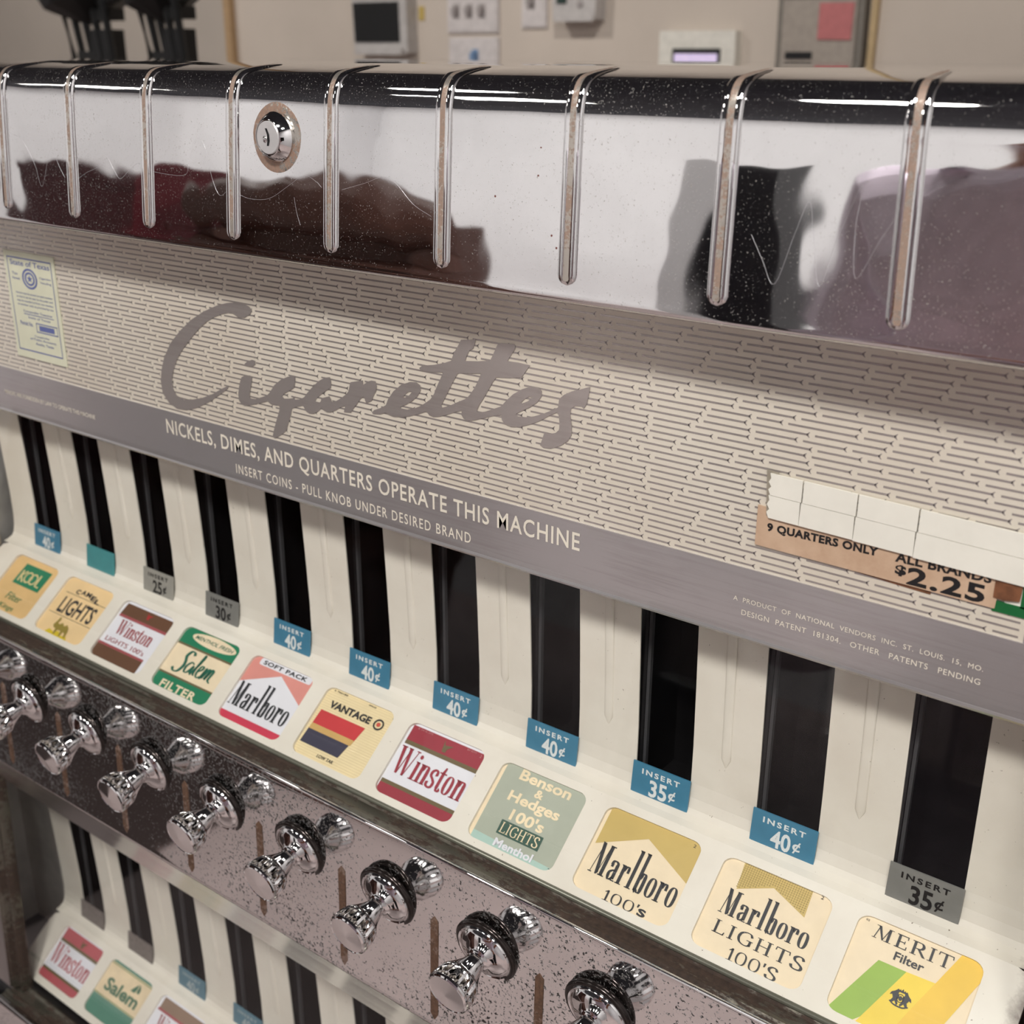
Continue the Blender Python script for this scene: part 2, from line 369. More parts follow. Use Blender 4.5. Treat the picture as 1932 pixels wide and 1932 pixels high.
def letters(flat, txt, box, slope=0, track=0):
    vs = []; fs = []; x = 0
    for ch in txt:
        adv, parts = GL[ch]
        for p in parts:
            if p[0] == 'p': a, b = tess([p[1]])
            elif p[0] == 'n': a, b = nib(p[1], p[2], p[3])
            else:
                _, cx, cy, rx, ry, wt, wn = p
                a, b = tess([ell(cx, cy, rx, ry, 26, 2.6), ell(cx, cy, rx-wt, ry-wn, 26, 2.4)])
            n = len(vs); vs += [(q[0]+x, q[1]) for q in a]; fs += [tuple(i+n for i in f) for f in b]
        x += adv+track
    return flat.fit(vs, fs, box, slope)
# ================================================================ the room
ROOM = (-75, 32, -80, 42)     # x0, x1, y0, y1 in units
FLOOR = -ZC/U
wallm = plain('warm_wall_paint', srgb(198, 186, 174), .8, var=.04, scale=3)
wallw = plain('white_wall_paint', srgb(226, 227, 230), .7, var=.03, scale=3)
wallg = plain('grey_brown_wall_paint', srgb(176, 166, 156), .8, var=.04, scale=3)
ceilm = plain('dark_ceiling_paint', srgb(52, 54, 62), .8, var=.15, scale=8)
floorm = plain('rose_grey_floor', srgb(212, 194, 192), .45, var=.06, scale=6)
def struct(name, m, fn, parent=None):
    b = MB(); fn(b); o = b.done(name, m, parent); o['kind'] = 'structure'; return o
x0, x1, y0, y1 = ROOM
struct('floor', floorm, lambda b: b.box(x0, x1, y0, y1, FLOOR-1, FLOOR))
struct('ceiling', ceilm, lambda b: b.box(x0, x1, y0, y1, CEIL, CEIL+1))
struct('wall_back', wallm, lambda b: b.box(-37.1, x1, y1, y1+1, FLOOR, CEIL))
struct('wall_recess', wallg, lambda b: b.box(x0, -37.1, y1+1.2, y1+2.2, FLOOR, CEIL))
struct('wall_front', wallw, lambda b: b.box(x0, x1, y0-1, y0, FLOOR, CEIL))
struct('wall_left', wallw, lambda b: b.box(x0-1, x0, y0, y1+1.2, FLOOR, CEIL))
struct('wall_right', wallw, lambda b: b.box(x1, x1+1, y0, y1, FLOOR, CEIL))
struct('trim_1', plain('yellowed_trim', srgb(190, 165, 125), .6), lambda b: b.box(-4.5, -4.28, y1-.25, y1, FLOOR, CEIL))
struct('trim_2', plain('tan_trim', srgb(170, 140, 104), .6), lambda b: b.box(-37.4, -36.95, y1-.35, y1+.1, FLOOR, CEIL))
lampm = plain('lamp_diffuser', (1, .98, .95, 1), .4, emit=3.2, var=0)
lampf = plain('lamp_white_frame', srgb(225, 225, 225), .4)
for (lx, ly) in LAMPS:
    if lx > 31: continue
    t = thing('ceiling_lamp', 'round white ceiling lamp, %s, out of frame' % {11: 'nearest above the right half of the machine', 22: 'second from the right above the camera side', 34: 'farthest right of the row', 0: 'above the left end of the machine', -14: 'farthest left of the row'}[lx], 'lamp', (lx, ly, CEIL), group='round ceiling lamps')
    build('housing', lampf, t, lambda b: b.lathe((lx, ly, CEIL), (0, 0, -1), [(2.6, 0), (2.6, .4), (2.35, .5), (2.35, .3)], 32))
    build('diffuser', lampm, t, lambda b: b.lathe((lx, ly, CEIL-.3), (0, 0, -1), [(2.3, 0), (2.2, .1), (.1, .14)], 32))

# ---------------------------------------------------------------- things on the far wall
YW = 42.0
def wallthing(name, label, cat_, x, z): return thing(name, label, cat_, (x, YW, z))
wp = plain('ivory_switch_plastic', srgb(205, 198, 196), .4); wp2 = plain('light_grey_device_plastic', srgb(186, 181, 178), .4)
blk = plain('black_screen', srgb(6, 6, 8), .55); dkg = plain('dark_green_display', srgb(30, 52, 46), .3)
t = wallthing('wall_monitor', 'small black screen in a pale frame high on the far wall', 'monitor', -26.6, 0)
build('frame', wp2, t, lambda b: (b.quadbox([(-28.31, 2.6), (-25.09, 2.6), (-25.03, .17), (-28.22, .17)], YW-.7, YW), b.box(-28.0, -25.2, YW-.95, YW-.5, .1, .34)))
build('screen', blk, t, lambda b: b.quadbox([(-28.2, 2.24), (-25.5, 2.24), (-25.46, .61), (-28.12, .61)], YW-.76, YW-.7))
tag(build('yellow_sticker', plain('yellow_paper', srgb(190, 165, 90), .6), None, lambda b: b.box(-24.92, -24.62, YW-.05, YW, 1.5, 2.05), at=(-24.8, YW, 1.5)),
    'tiny yellow sticker on the far wall beside the black screen', 'sticker')
def plate(name, label, x0_, x1_, z0, z1, togs, tm):
    t = wallthing(name, label, 'switch', (x0_+x1_)/2, z0)
    build('plate', wp, t, lambda b: (b.box(x0_, x1_, YW-.12, YW, z0, z1), b.box(x0_+.08, x1_-.08, YW-.16, YW-.1, z0+.08, z1-.08)))
    for (tx, tz, th) in togs: build('toggle', tm, t, lambda b: (b.box(tx-.1, tx+.1, YW-.42, YW-.14, tz, tz+th), b.box(tx-.17, tx+.17, YW-.18, YW-.14, tz-.12, tz+th+.12)))
togm = plain('grey_toggle', srgb(160, 152, 150), .4)
plate('switch_plate', 'three-gang ivory light switch plate on the far wall, upper of two', -23.23, -20.5, .97, 3.0, [(-22.7, 1.68, .3), (-22.0, 1.68, .3), (-21.32, 1.68, .3)], togm)
plate('outlet_plate', 'ivory wall plate with a blue toggle, lower of two on the far wall', -23.16, -20.48, -1.1, .8, [(-21.7, -.4, .6)], plain('blue_toggle', srgb(110, 140, 175), .4))
plate('light_switch', 'single narrow ivory switch plate between the three-gang plate and the thermostat', -19.28, -18.05, 1.14, 2.95, [(-18.78, 1.98, .28)], togm)
t = wallthing('thermostat', 'pale boxy thermostat with a small dark display on the far wall', 'thermostat', -16.3, 1.3)
build('casing', wp2, t, lambda b: (b.quadbox([(-17.4, 2.9), (-15.26, 2.9), (-15.3, 1.4), (-17.26, 1.4)], YW-.75, YW), b.box(-17.2, -15.35, YW-.85, YW-.7, 1.33, 1.55)))
build('display', dkg, t, lambda b: b.box(-17.09, -16.63, YW-.8, YW-.74, 1.98, 2.53))
build('button', togm, t, lambda b: b.lathe((-16.0, YW-.75, 1.95), (0, -1, 0), [(.13, 0), (.12, .08)], 12))
t = wallthing('control_pad', 'white square wall control pad with a recessed lit screen behind the chrome top', 'control panel', -10.9, -.8)
build('casing', plain('white_device_plastic', srgb(222, 218, 208), .4), t, lambda b: b.quadbox([(-12.54, .96), (-9.38, .96), (-9.28, -2.4), (-12.5, -2.4)], YW-.5, YW))
build('bezel', blk, t, lambda b: b.box(-11.92, -9.93, YW-.56, YW-.5, -1.2, .35))
build('screen', plain('lavender_lit_screen', srgb(205, 190, 222), .3, emit=.5), t, lambda b: b.box(-11.81, -10.03, YW-.6, YW-.55, -1.1, .17))
t = wallthing('metal_box', 'grey metal wall box with a pink note, right end of the far wall', 'box', -6.15, -.8)
gm = plain('grey_box_paint', srgb(160, 150, 140), .5); gm2 = plain('grey_box_edge', srgb(118, 112, 104), .5)
build('casing', gm2, t, lambda b: b.quadbox([(-7.78, 2.1), (-4.63, 2.1), (-4.54, -3), (-7.67, -3)], YW-.5, YW))
build('door', gm, t, lambda b: b.quadbox([(-7.55, 1.92), (-4.86, 1.92), (-4.8, -2.8), (-7.45, -2.8)], YW-.6, YW-.5))
build('handle_slot', blk, t, lambda b: b.box(-7.33, -6.33, YW-.64, YW-.6, 0, .24))
tag(build('pink_note', plain('pink_paper', srgb(186, 112, 112), .7), None, lambda b: b.quadbox([(-6.18, 1.8), (-4.94, 1.8), (-4.97, .62), (-6.17, .64)], YW-.66, YW-.62), at=(-5.5, YW-.62, .62)),
    'square pink paper note stuck on the grey metal box', 'note')
# two bunches of folded black metal stands standing behind the machine on the left
bm_ = plain('black_stand_metal', srgb(5, 5, 6), .5)
def stand(cx, wide, label):
    y = 24.0
    t = thing('folded_stand', label, 'stand', (cx, y, FLOOR), group=None)
    rnd = random.Random(int(cx*10))
    build('head', bm_, t, lambda b: (b.tube([(cx-.2, y, 3.4), (cx-.05, y, 2.3), (cx+.1, y, 1.5), (cx+.25, y, .95)], [wide*.8, wide*.68, wide*.55, .25], 10),
        [b.tube([(cx+wide*.2*k, y-.3, 2.6-.3*k), (cx+wide*(.32+.16*k), y-.3, 1.25+.12*k)], [.2, .12], 8) for k in range(4)]))
    for k in range(5):
        xx = cx-wide*.48+wide*.26*k
        build('leg', bm_, t, lambda b: b.tube([(xx-.25+.05*k, y-.1*k, 1.6), (xx+.22, y-.1*k, -.2), (xx+.5+(k-2)*.5, y-.1*k, FLOOR)], [.13, .1, .1], 8))
    build('clamp', bm_, t, lambda b: (b.box(cx+wide*.18, cx+wide*.52, y-.35, y+.3, -.6, .75), b.box(cx+wide*.3, cx+wide*.62, y-.35, y+.2, 1.0, 1.35), b.box(cx-wide*.15, cx+wide*.45, y-.3, y+.2, -1.0, .12)))
stand(-22.9, 2.5, 'wider bunch of folded black metal stands behind the machine, left of the other')
stand(-19.2, 2.0, 'narrower bunch of folded black metal stands behind the machine, right of the other')

# ---------------------------------------------------------------- behind the photographer: seen only in the chrome
mar = plain('maroon_panel', srgb(96, 24, 34), .5); brn = plain('brown_leather', srgb(92, 62, 54), .45)
t = thing('maroon_cabinet', 'maroon cabinet across the room, seen mirrored in the chrome cover', 'cabinet', (-40, -25, FLOOR))
build('body', mar, t, lambda b: b.box(-44.5, -35, -29, -22, FLOOR, -1.5))
build('top', mar, t, lambda b: b.box(-44.7, -34.9, -29.2, -21.8, -1.5, -1.1))
t = thing('brown_armchair', 'tall brown leather armchair mirrored in the chrome cover', 'chair', (-25, -22, FLOOR))
build('seat', brn, t, lambda b: (b.box(-32, -18, -27, -19, FLOOR, -14), b.tube([(-32, -19.5, -14), (-18, -19.5, -14)], 1.0, 16)))
build('backrest', brn, t, lambda b: (b.box(-31.5, -18.5, -27, -24, -14, -2.6), b.tube([(-31.6, -24, -3.2), (-27, -24, -2.2), (-22, -24, -2.4), (-17.9, -24, -3.4)], 1.5, 18), b.tube([(-31.8, -23.6, -14), (-31.8, -23.6, -4.4)], 1.2, 14), b.tube([(-17.8, -23.6, -14), (-17.8, -23.6, -4.4)], 1.2, 14)))
for sx in (-32, -19.3): build('armrest', brn, t, lambda b: (b.box(sx, sx+1.2, -27, -19, -14, -10), b.tube([(sx+.6, -27, -10), (sx+.6, -19, -10)], .9, 14)))
tag(build('floor_mat', plain('dark_brown_mat', srgb(62, 48, 46), .7), None, lambda b: b.box(-46, -17.5, -17, 3, FLOOR, FLOOR+.25), at=(-32, -8, FLOOR)), 'dark brown floor mat mirrored in the left end of the knob panel', 'mat')
t = thing('black_cabinet', 'tall black cabinet with a white side far across the room, mirrored in the chrome', 'cabinet', (-14, -42, FLOOR))
build('body', plain('black_cabinet_paint', srgb(24, 24, 30), .4), t, lambda b: b.box(-15.3, -11.3, -44, -40, FLOOR, 1.6))
build('side_panel', wallw, t, lambda b: b.box(-17.4, -15.3, -44, -39.9, FLOOR, 1.7))
# photographer
shirt = plain('lavender_grey_shirt', srgb(240, 228, 244), .8); skin = plain('skin', srgb(168, 112, 86), .5); trou = plain('dark_trousers', srgb(40, 40, 46), .8)
def skinned(name, joints, edges, mat, parent):
    base = org(parent); me = bpy.data.meshes.new(name)
    me.from_pydata([W(*j[:3])-base for j in joints], edges, [])
    o = bpy.data.objects.new(name, me); link(o, parent)
    md = o.modifiers.new('skin', 'SKIN'); sv = me.skin_vertices[0] if me.skin_vertices else None
    if sv is None:
        bm = bmesh.new(); bm.from_mesh(me); bm.verts.layers.skin.verify(); bm.to_mesh(me); bm.free(); sv = me.skin_vertices[0]
    for i, j in enumerate(joints): sv.data[i].radius = (j[3]*U, (j[4] if len(j) > 4 else j[3])*U)
    sv.data[0].use_root = True
    s2 = o.modifiers.new('sub', 'SUBSURF'); s2.levels = 2; s2.render_levels = 2
    me.materials.append(mat); return o
PX, PY = 8.2, -8.6
t = thing('person', 'person in a lavender-grey shirt holding a phone up, mirrored in the chrome cover', 'person', (PX, PY, FLOOR))
UP = 1.9
J = [(PX, PY, -10, 2.9, 1.9), (PX, PY, -5.5, 3.1, 2.0), (PX, PY, -2.9, 2.9, 1.9), (PX, PY+.1, -1.0, 1.0), (PX, PY+.3, .2, .85), (PX, PY+.6, 1.6, 1.35, 1.5), (PX, PY+.5, 3.0, 1.1, 1.3),
     (PX-3.4, PY, -2.4, 1.0), (PX-4.2, PY+.9, -6.0, .85), (PX-1.6, PY+4.2, -4.2, .6), (PX+.8, PY+6.1, -2.1, .42),
     (PX+3.4, PY, -2.4, 1.0), (PX+4.4, PY+.9, -6.0, .85), (PX+4.4, PY+4.2, -4.3, .6), (PX+3.7, PY+6.1, -2.4, .42),
     (PX-1.6, PY, -13, 1.5), (PX-1.7, PY+.2, -18, 1.0), (PX-1.7, PY, -23.2, .7), (PX-1.7, PY+1.8, -23.7, .45), (PX+1.6, PY, -13, 1.5), (PX+1.7, PY+.2, -18, 1.0), (PX+1.7, PY, -23.2, .7), (PX+1.7, PY+1.8, -23.7, .45)]
Ed = [(0, 1), (1, 2), (2, 3), (3, 4), (4, 5), (5, 6), (2, 7), (7, 8), (8, 9), (9, 10), (2, 11), (11, 12), (12, 13), (13, 14), (0, 15), (15, 16), (16, 17), (17, 18), (0, 19), (19, 20), (20, 21), (21, 22)]
J = [(q[0]+(.8 if i in (10, 14) else 0), q[1], q[2]+(UP if q[2] > -12 and i not in (8, 9, 10, 12, 13, 14) else 0))+tuple(q[3:]) for i, q in enumerate(J)]
JB = [(a, b_, c_, r*.72)+tuple(x*.62 for x in q) if i in (0, 1, 2) else (a, b_, c_, r)+tuple(q) for i, (a, b_, c_, r, *q) in enumerate(J)]
body = skinned('body', JB, Ed, skin, t)
sj = [(a, b, c, r*1.12) + ((q[0]*1.12,) if q else ()) for a, b, c, r, *q in [J[i] for i in (0, 1, 2, 7, 8, 11, 12)]]
skinned('shirt', [(PX, PY, -10, 3.2, 2.15)]+sj[1:3]+[(PX, PY, -1.7+UP, 1.3)]+sj[3:]+[(PX-1.8, PY+3.9, -4.4, .85), (PX+4.2, PY+3.9, -4.4, .85)], [(0, 1), (1, 2), (2, 3), (2, 4), (4, 5), (2, 6), (6, 7), (5, 8), (7, 9)], shirt, t)
skinned('trousers', [(PX, PY, -10.6, 2.45, 1.85), (PX-1.6, PY, -13, 1.7), (PX-1.7, PY+.1, -18, 1.2), (PX-1.7, PY, -22.6, .95), (PX+1.6, PY, -13, 1.7), (PX+1.7, PY+.1, -18, 1.2), (PX+1.7, PY, -22.6, .95)],
        [(0, 1), (1, 2), (2, 3), (0, 4), (4, 5), (5, 6)], trou, t)
build('hair', plain('dark_hair', srgb(40, 30, 26), .7), t, lambda b: b.lathe((PX, PY+.4, 2.2+UP), (0, -.25, 1), [(1.42, -.3), (1.5, .5), (1.38, 1.3), (.9, 1.9), (.2, 2.1)], 20))
for sx, hx, hz, hy in ((1, PX+1.7, -1.85, PY+6.5), (-1, PX+4.4, -2.1, PY+6.5)):
    jj = [(hx, hy-.3, hz, .42, .3), (hx+.05*sx, hy+.35, hz+.2, .4, .25)]; ee = [(0, 1)]
    for k in range(4):
        n = len(jj); fx = hx+(.0+.05*k)*sx; fz = hz+.55-.22*k; L = (.5, .56, .52, .42)[k]
        jj += [(fx+.1*sx, hy+.75, fz, .12), (fx+.45*sx*L/.5, hy+1.0, fz+.04, .105), (fx+.8*sx*L/.5, hy+.98, fz+.05, .085)]; ee += [(1, n), (n, n+1), (n+1, n+2)]
    n = len(jj); jj += [(hx+.2*sx, hy+.0, hz+.55, .15), (hx+.45*sx, hy+.2, hz+.85, .12), (hx+.7*sx, hy+.35, hz+.95, .1)]; ee += [(0, n), (n, n+1), (n+1, n+2)]
    skinned('hand', jj, ee, skin, t)
t = thing('phone', 'black phone held up by the person in the lavender-grey shirt', 'phone', (11.3, -.9, -2.8))
pb = plain('black_phone_body', srgb(18, 18, 20), .25)
build('body', pb, t, lambda b: b.quadbox([(10.35, -2.8), (12.25, -2.8), (12.35, -2.7), (12.35, -.6), (12.25, -.5), (10.35, -.5), (10.25, -.6), (10.25, -2.7)], -.95, -.81))
build('lens', KNOBM, t, lambda b: b.lathe((11.95, -.81, -.85), (0, 1, 0), [(.16, 0), (.15, .05), (.02, .05)], 20))
# ================================================================ the cigarette machine
YS = 6.35           # front face of the printed sign sheet
XL, XR = -.62, 11.35
m_ = thing('cigarette_machine', 'chrome and cream vintage cigarette vending machine with pull knobs and a printed sign', 'vending machine', (0, 6.0, FLOOR))
# ---- chrome top cover
CH = [(6.5, -1.42), (6.35, -1.42), (5.95, -1.405), (5.905, -1.385), (5.894, -1.362), (5.8965, -1.32), (5.8995, -1.27), (5.907, -1.12), (5.918, -.95), (5.931, -.75), (5.945, -.53), (5.954, -.40), (5.960, -.31), (5.970, -.25), (5.984, -.20),
      (6.006, -.157), (6.036, -.126), (6.075, -.107), (6.13, -.094), (6.22, -.079), (6.36, -.062), (6.55, -.049), (6.8, -.041), (7.4, -.035), (9, -.03), (13.6, -.03), (13.9, -.1), (14, -.3), (14, -1.42)]
def cover(b):
    pts = [CH[0], CH[1]] + [tuple(p) for p in cat(CH[2:], 3)]
    b.sweep(pts, -1.6, 13.2)
cov = build('top_cover', CHROME, m_, cover, ang=50)
def prof_at(s0, s1, n=26):
    """points along the cover's front profile from z=s0 up round the shoulder to y=s1"""
    P = [tuple(p) for p in cat(CH[4:24], 8)]
    P = [p for p in P if p[1] > s0 and p[0] < s1]
    return [(p[0], p[1]) for p in P]
def bead(b, xb, xt, pr, w, h, ring=0, hollow=0, fade=0):
    """raised bead following the profile; x drifts from xb to xt"""
    n = len(pr); K = 8; vs = []; fs = []
    L = [0]
    for i in range(1, n): L.append(L[-1]+math.dist(pr[i], pr[i-1]))
    for i, (y, z) in enumerate(pr):
        a = pr[max(i-1, 0)]; c = pr[min(i+1, n-1)]; ty, tz = c[0]-a[0], c[1]-a[1]; l = math.hypot(ty, tz) or 1
        ny, nz = -tz/l, ty/l
        if ny > 0 and abs(tz) > abs(ty): ny, nz = -ny, -nz
        if nz < 0 and abs(ty) >= abs(tz): ny, nz = -ny, -nz
        s = min(1, math.sqrt(max(0, 1-max(0, 1-L[i]/(w*.5))**2)), math.sqrt(max(0, 1-max(0, 1-(L[-1]-L[i])/(w*.5))**2)))
        s = max(s, .08)
        if y > 6.06 and fade: s *= max(.25, 1-(y-6.06)/.42)
        x = xb+(xt-xb)*L[i]/L[-1]
        for k in range(K+1):
            t = math.pi*k/K; e = math.sin(t)**.6
            if hollow: e = e*(1-.55*math.exp(-((k-K/2)/1.4)**2))
            vs.append((x-math.cos(t)*w/2*s, y+ny*h*e*s, z+nz*h*e*s))
    for i in range(n-1):
        for k in range(K): fs.append((i*(K+1)+k, i*(K+1)+k+1, (i+1)*(K+1)+k+1, (i+1)*(K+1)+k))
    b.add(vs, fs)
RB = [1.80, 2.81, 3.81, 4.82, 5.84, 6.85, 7.84, 8.85, 9.87]; RT = [1.87, 2.86, 3.87, 4.87, 5.86, 6.84, 7.82, 8.82, 9.80]
pr = prof_at(-1.285, 6.47)
for k in range(9):
    rb = build('raised_rib', CHROME, cov, lambda b: bead(b, RB[k], RT[k], pr, .125, .03, hollow=1, fade=1), smooth=True)
    pr2 = [(y-.0, z) for y, z in pr][2:-1]
    def groove(b):
        n = len(pr2); vs = []; fs = []
        for i, (y, z) in enumerate(pr2):
            a = pr2[max(i-1, 0)]; c = pr2[min(i+1, n-1)]; ty, tz = c[0]-a[0], c[1]-a[1]; l = math.hypot(ty, tz) or 1
            ny, nz = -tz/l, ty/l
            if ny > 0: ny, nz = -ny, -nz
            f = i/(n-1); x = RB[k]+(RT[k]-RB[k])*f; ww = .03*min(1, .5+i*.3, .2+(n-1-i)*.2)*(1 if y < 6.06 else max(.5, 1-(y-6.06)/.8))
            hh = .0195 if y < 6.06 else max(.012, .0195-(y-6.06)*.03)
            for dx in (-ww, 0, ww): vs.append((x+dx, y+ny*(hh-abs(dx)*.05), z+nz*(hh-abs(dx)*.05)))
        for i in range(n-1):
            for q in (0, 1): fs.append((i*3+q, i*3+q+1, i*3+q+4, i*3+q+3))
        b.add(vs, fs)
    o = build('rusty_groove', RIBRUST, cov, groove, smooth=True)
# ---- fine zigzag scratches and a few rust spots on the cover
SCM = plain('scratch_bright', srgb(196, 194, 198), .35, metal=.5)
def face_y(z): return 5.8995+(z+1.27)*.0655
for L_ in [[(9.016,-0.879),(9.096,-1.007),(9.181,-1.125),(9.264,-0.852),(9.324,-0.686),(9.366,-0.843),(9.432,-1.111),(9.498,-0.859),(9.594,-0.589),(9.587,-0.798),(9.622,-1.049),(9.721,-0.852),(9.809,-0.69)],[(1.924,-0.627),(2.112,-0.685),(2.273,-0.874),(2.357,-1.053),(2.475,-0.82),(2.576,-0.653),(2.6,-0.814),(2.705,-0.958)],[(2.885,-0.96),(3.024,-0.897),(3.187,-0.846),(3.308,-0.774),(3.39,-0.856),(3.469,-0.921),(3.6,-0.844),(3.725,-0.789),(3.85,-0.838),(4.255,-0.851),(4.331,-0.765),(4.396,-0.609),(4.463,-0.572),(4.532,-0.641),(4.595,-0.846),(4.676,-0.968),(4.777,-0.923)],[(4.88,-0.946),(5.022,-0.971),(5.222,-0.953),(5.424,-0.852),(5.576,-0.774),(5.694,-0.806),(5.753,-0.845)],[(5.948,-0.847),(6.174,-0.787),(6.321,-0.741),(6.438,-0.771),(6.596,-0.895),(6.754,-0.961)],[(5.477,-0.928),(5.501,-1.029),(5.536,-1.114)]]:
    pts = [tuple(p) for p in cat(L_, 5)]
    build('scratch', SCM, cov, lambda b: b.tube([(x, face_y(z)-.0012, z) for x, z in pts], .0022, 4))
for (x, z) in ((7.71, -1.0), (7.79, -.99), (7.75, -1.07), (7.6, -.5), (7.59, -.66), (7.27, -.8)):
    build('rust_spot', plain('dark_rust_spot', srgb(104, 52, 42), .6), cov, lambda b: b.lathe((x, face_y(z)+.001, z), (0, -1, 0), [(.012, 0), (.007, .004)], 7))
# ---- lock in the cover
LX, LZ, LY = 5.31, -.53, 5.947
rr = build('rust_or_reflection_ring', rusty('lock_rust_halo', srgb(190, 184, 176), srgb(150, 96, 58), .165, 420, bmp=0, rough=.25, metal=.9), cov,
     lambda b: b.lathe((LX, LY+.003, LZ-.02), (0, -1, .06), [(.262, 0), (.25, .006), (.2, .008), (.15, .008)], 40), smooth=True)
lock = build('lock', KNOBM, m_, lambda b: b.lathe((LX, LY, LZ), (0, -1, 0), [(.172, 0), (.172, .02), (.165, .03), (.128, .085), (.122, .088), (.12, .08), (.118, .08)], 48), ang=30)
build('lock_face', plain('satin_lock_face', srgb(214, 212, 212), .3, metal=.45), lock, lambda b: b.lathe((LX, LY, LZ), (0, -1, 0), [(.112, .05), (.112, .086), (.108, .09), (.001, .09)], 40), ang=30)
build('keyhole', blk, lock, lambda b: (b.quadbox([(LX-.018, LZ+.062), (LX+.0, LZ+.062), (LX+.02, LZ+.02), (LX+.022, LZ-.02), (LX+.01, LZ-.055), (LX-.008, LZ-.055), (LX+.0, LZ-.02), (LX-.0, LZ+.02)], LY-.093, LY-.08)))
build('keyway_pin', KNOBM, lock, lambda b: b.lathe((LX-.026, LY-.088, LZ-.012), (0, -1, 0), [(.026, 0), (.02, .008), (.004, .012)], 14), smooth=True)

# ---- printed sign sheet
def on(y): return lambda u, v: (u, y, v)
sheet = build('sign_sheet', SIGN, m_, lambda b: b.box(-1.6, 11.3, YS, YS+.05, -3.0, -1.30))
def flat(name, mat, parent, y, fn):
    f = Flat(); fn(f); return f.put(name, mat, parent, on(y))
strip = build('info_strip', STRIP, m_, lambda b: (b.box(-1.6, 11.3, YS-.012, YS+.05, -3.47, -3.0), b.tube([(-1.6, YS+.0, -3.478), (11.3, YS+.0, -3.478)], .022, 8)))
build('right_margin', STRIP, sheet, lambda b: b.box(10.63, 11.3, YS-.004, YS, -3.0, -1.30))
def zscale(v): return v
def dashes():
    f = Flat(); rows = []; rnd = random.Random(5); pitch = .0436; x_ = -1.2
    for r in range(8):
        x = -1.25+rnd.random()*.4; row = []
        while x < 10.62:
            L = rnd.choice([.16, .22, .26, .31, .36, .42]); row.append((x, min(x+L, 10.6), rnd.random())); x += L+.045
        rows.append(row)
    z = -1.45; i = 0
    while z > -2.985:
        for (a, c, q) in rows[i % 8]:
            t = .0062
            f.raw([(a, z-t), (c, z-t), (c, z+t), (a, z+t)], [(0, 1, 2, 3)])
            h = .0165; w = .006; bz = .008
            if c < 10.55:
                f.raw([(c-w, z-h*.4), (c+w, z-h*.4), (c+w, z+h*.4), (c-w, z+h*.4), (c+bz, z-h), (c+bz+w, z-h), (c+bz+w, z+h), (c+bz, z+h)], [(0, 1, 2, 3), (0, 4, 5, 1), (3, 2, 6, 7)])
        z -= pitch; i += 1
    o = f.put('dash_pattern', ALU, sheet, on(YS-.0015)); o['kind'] = 'stuff'
dashes()
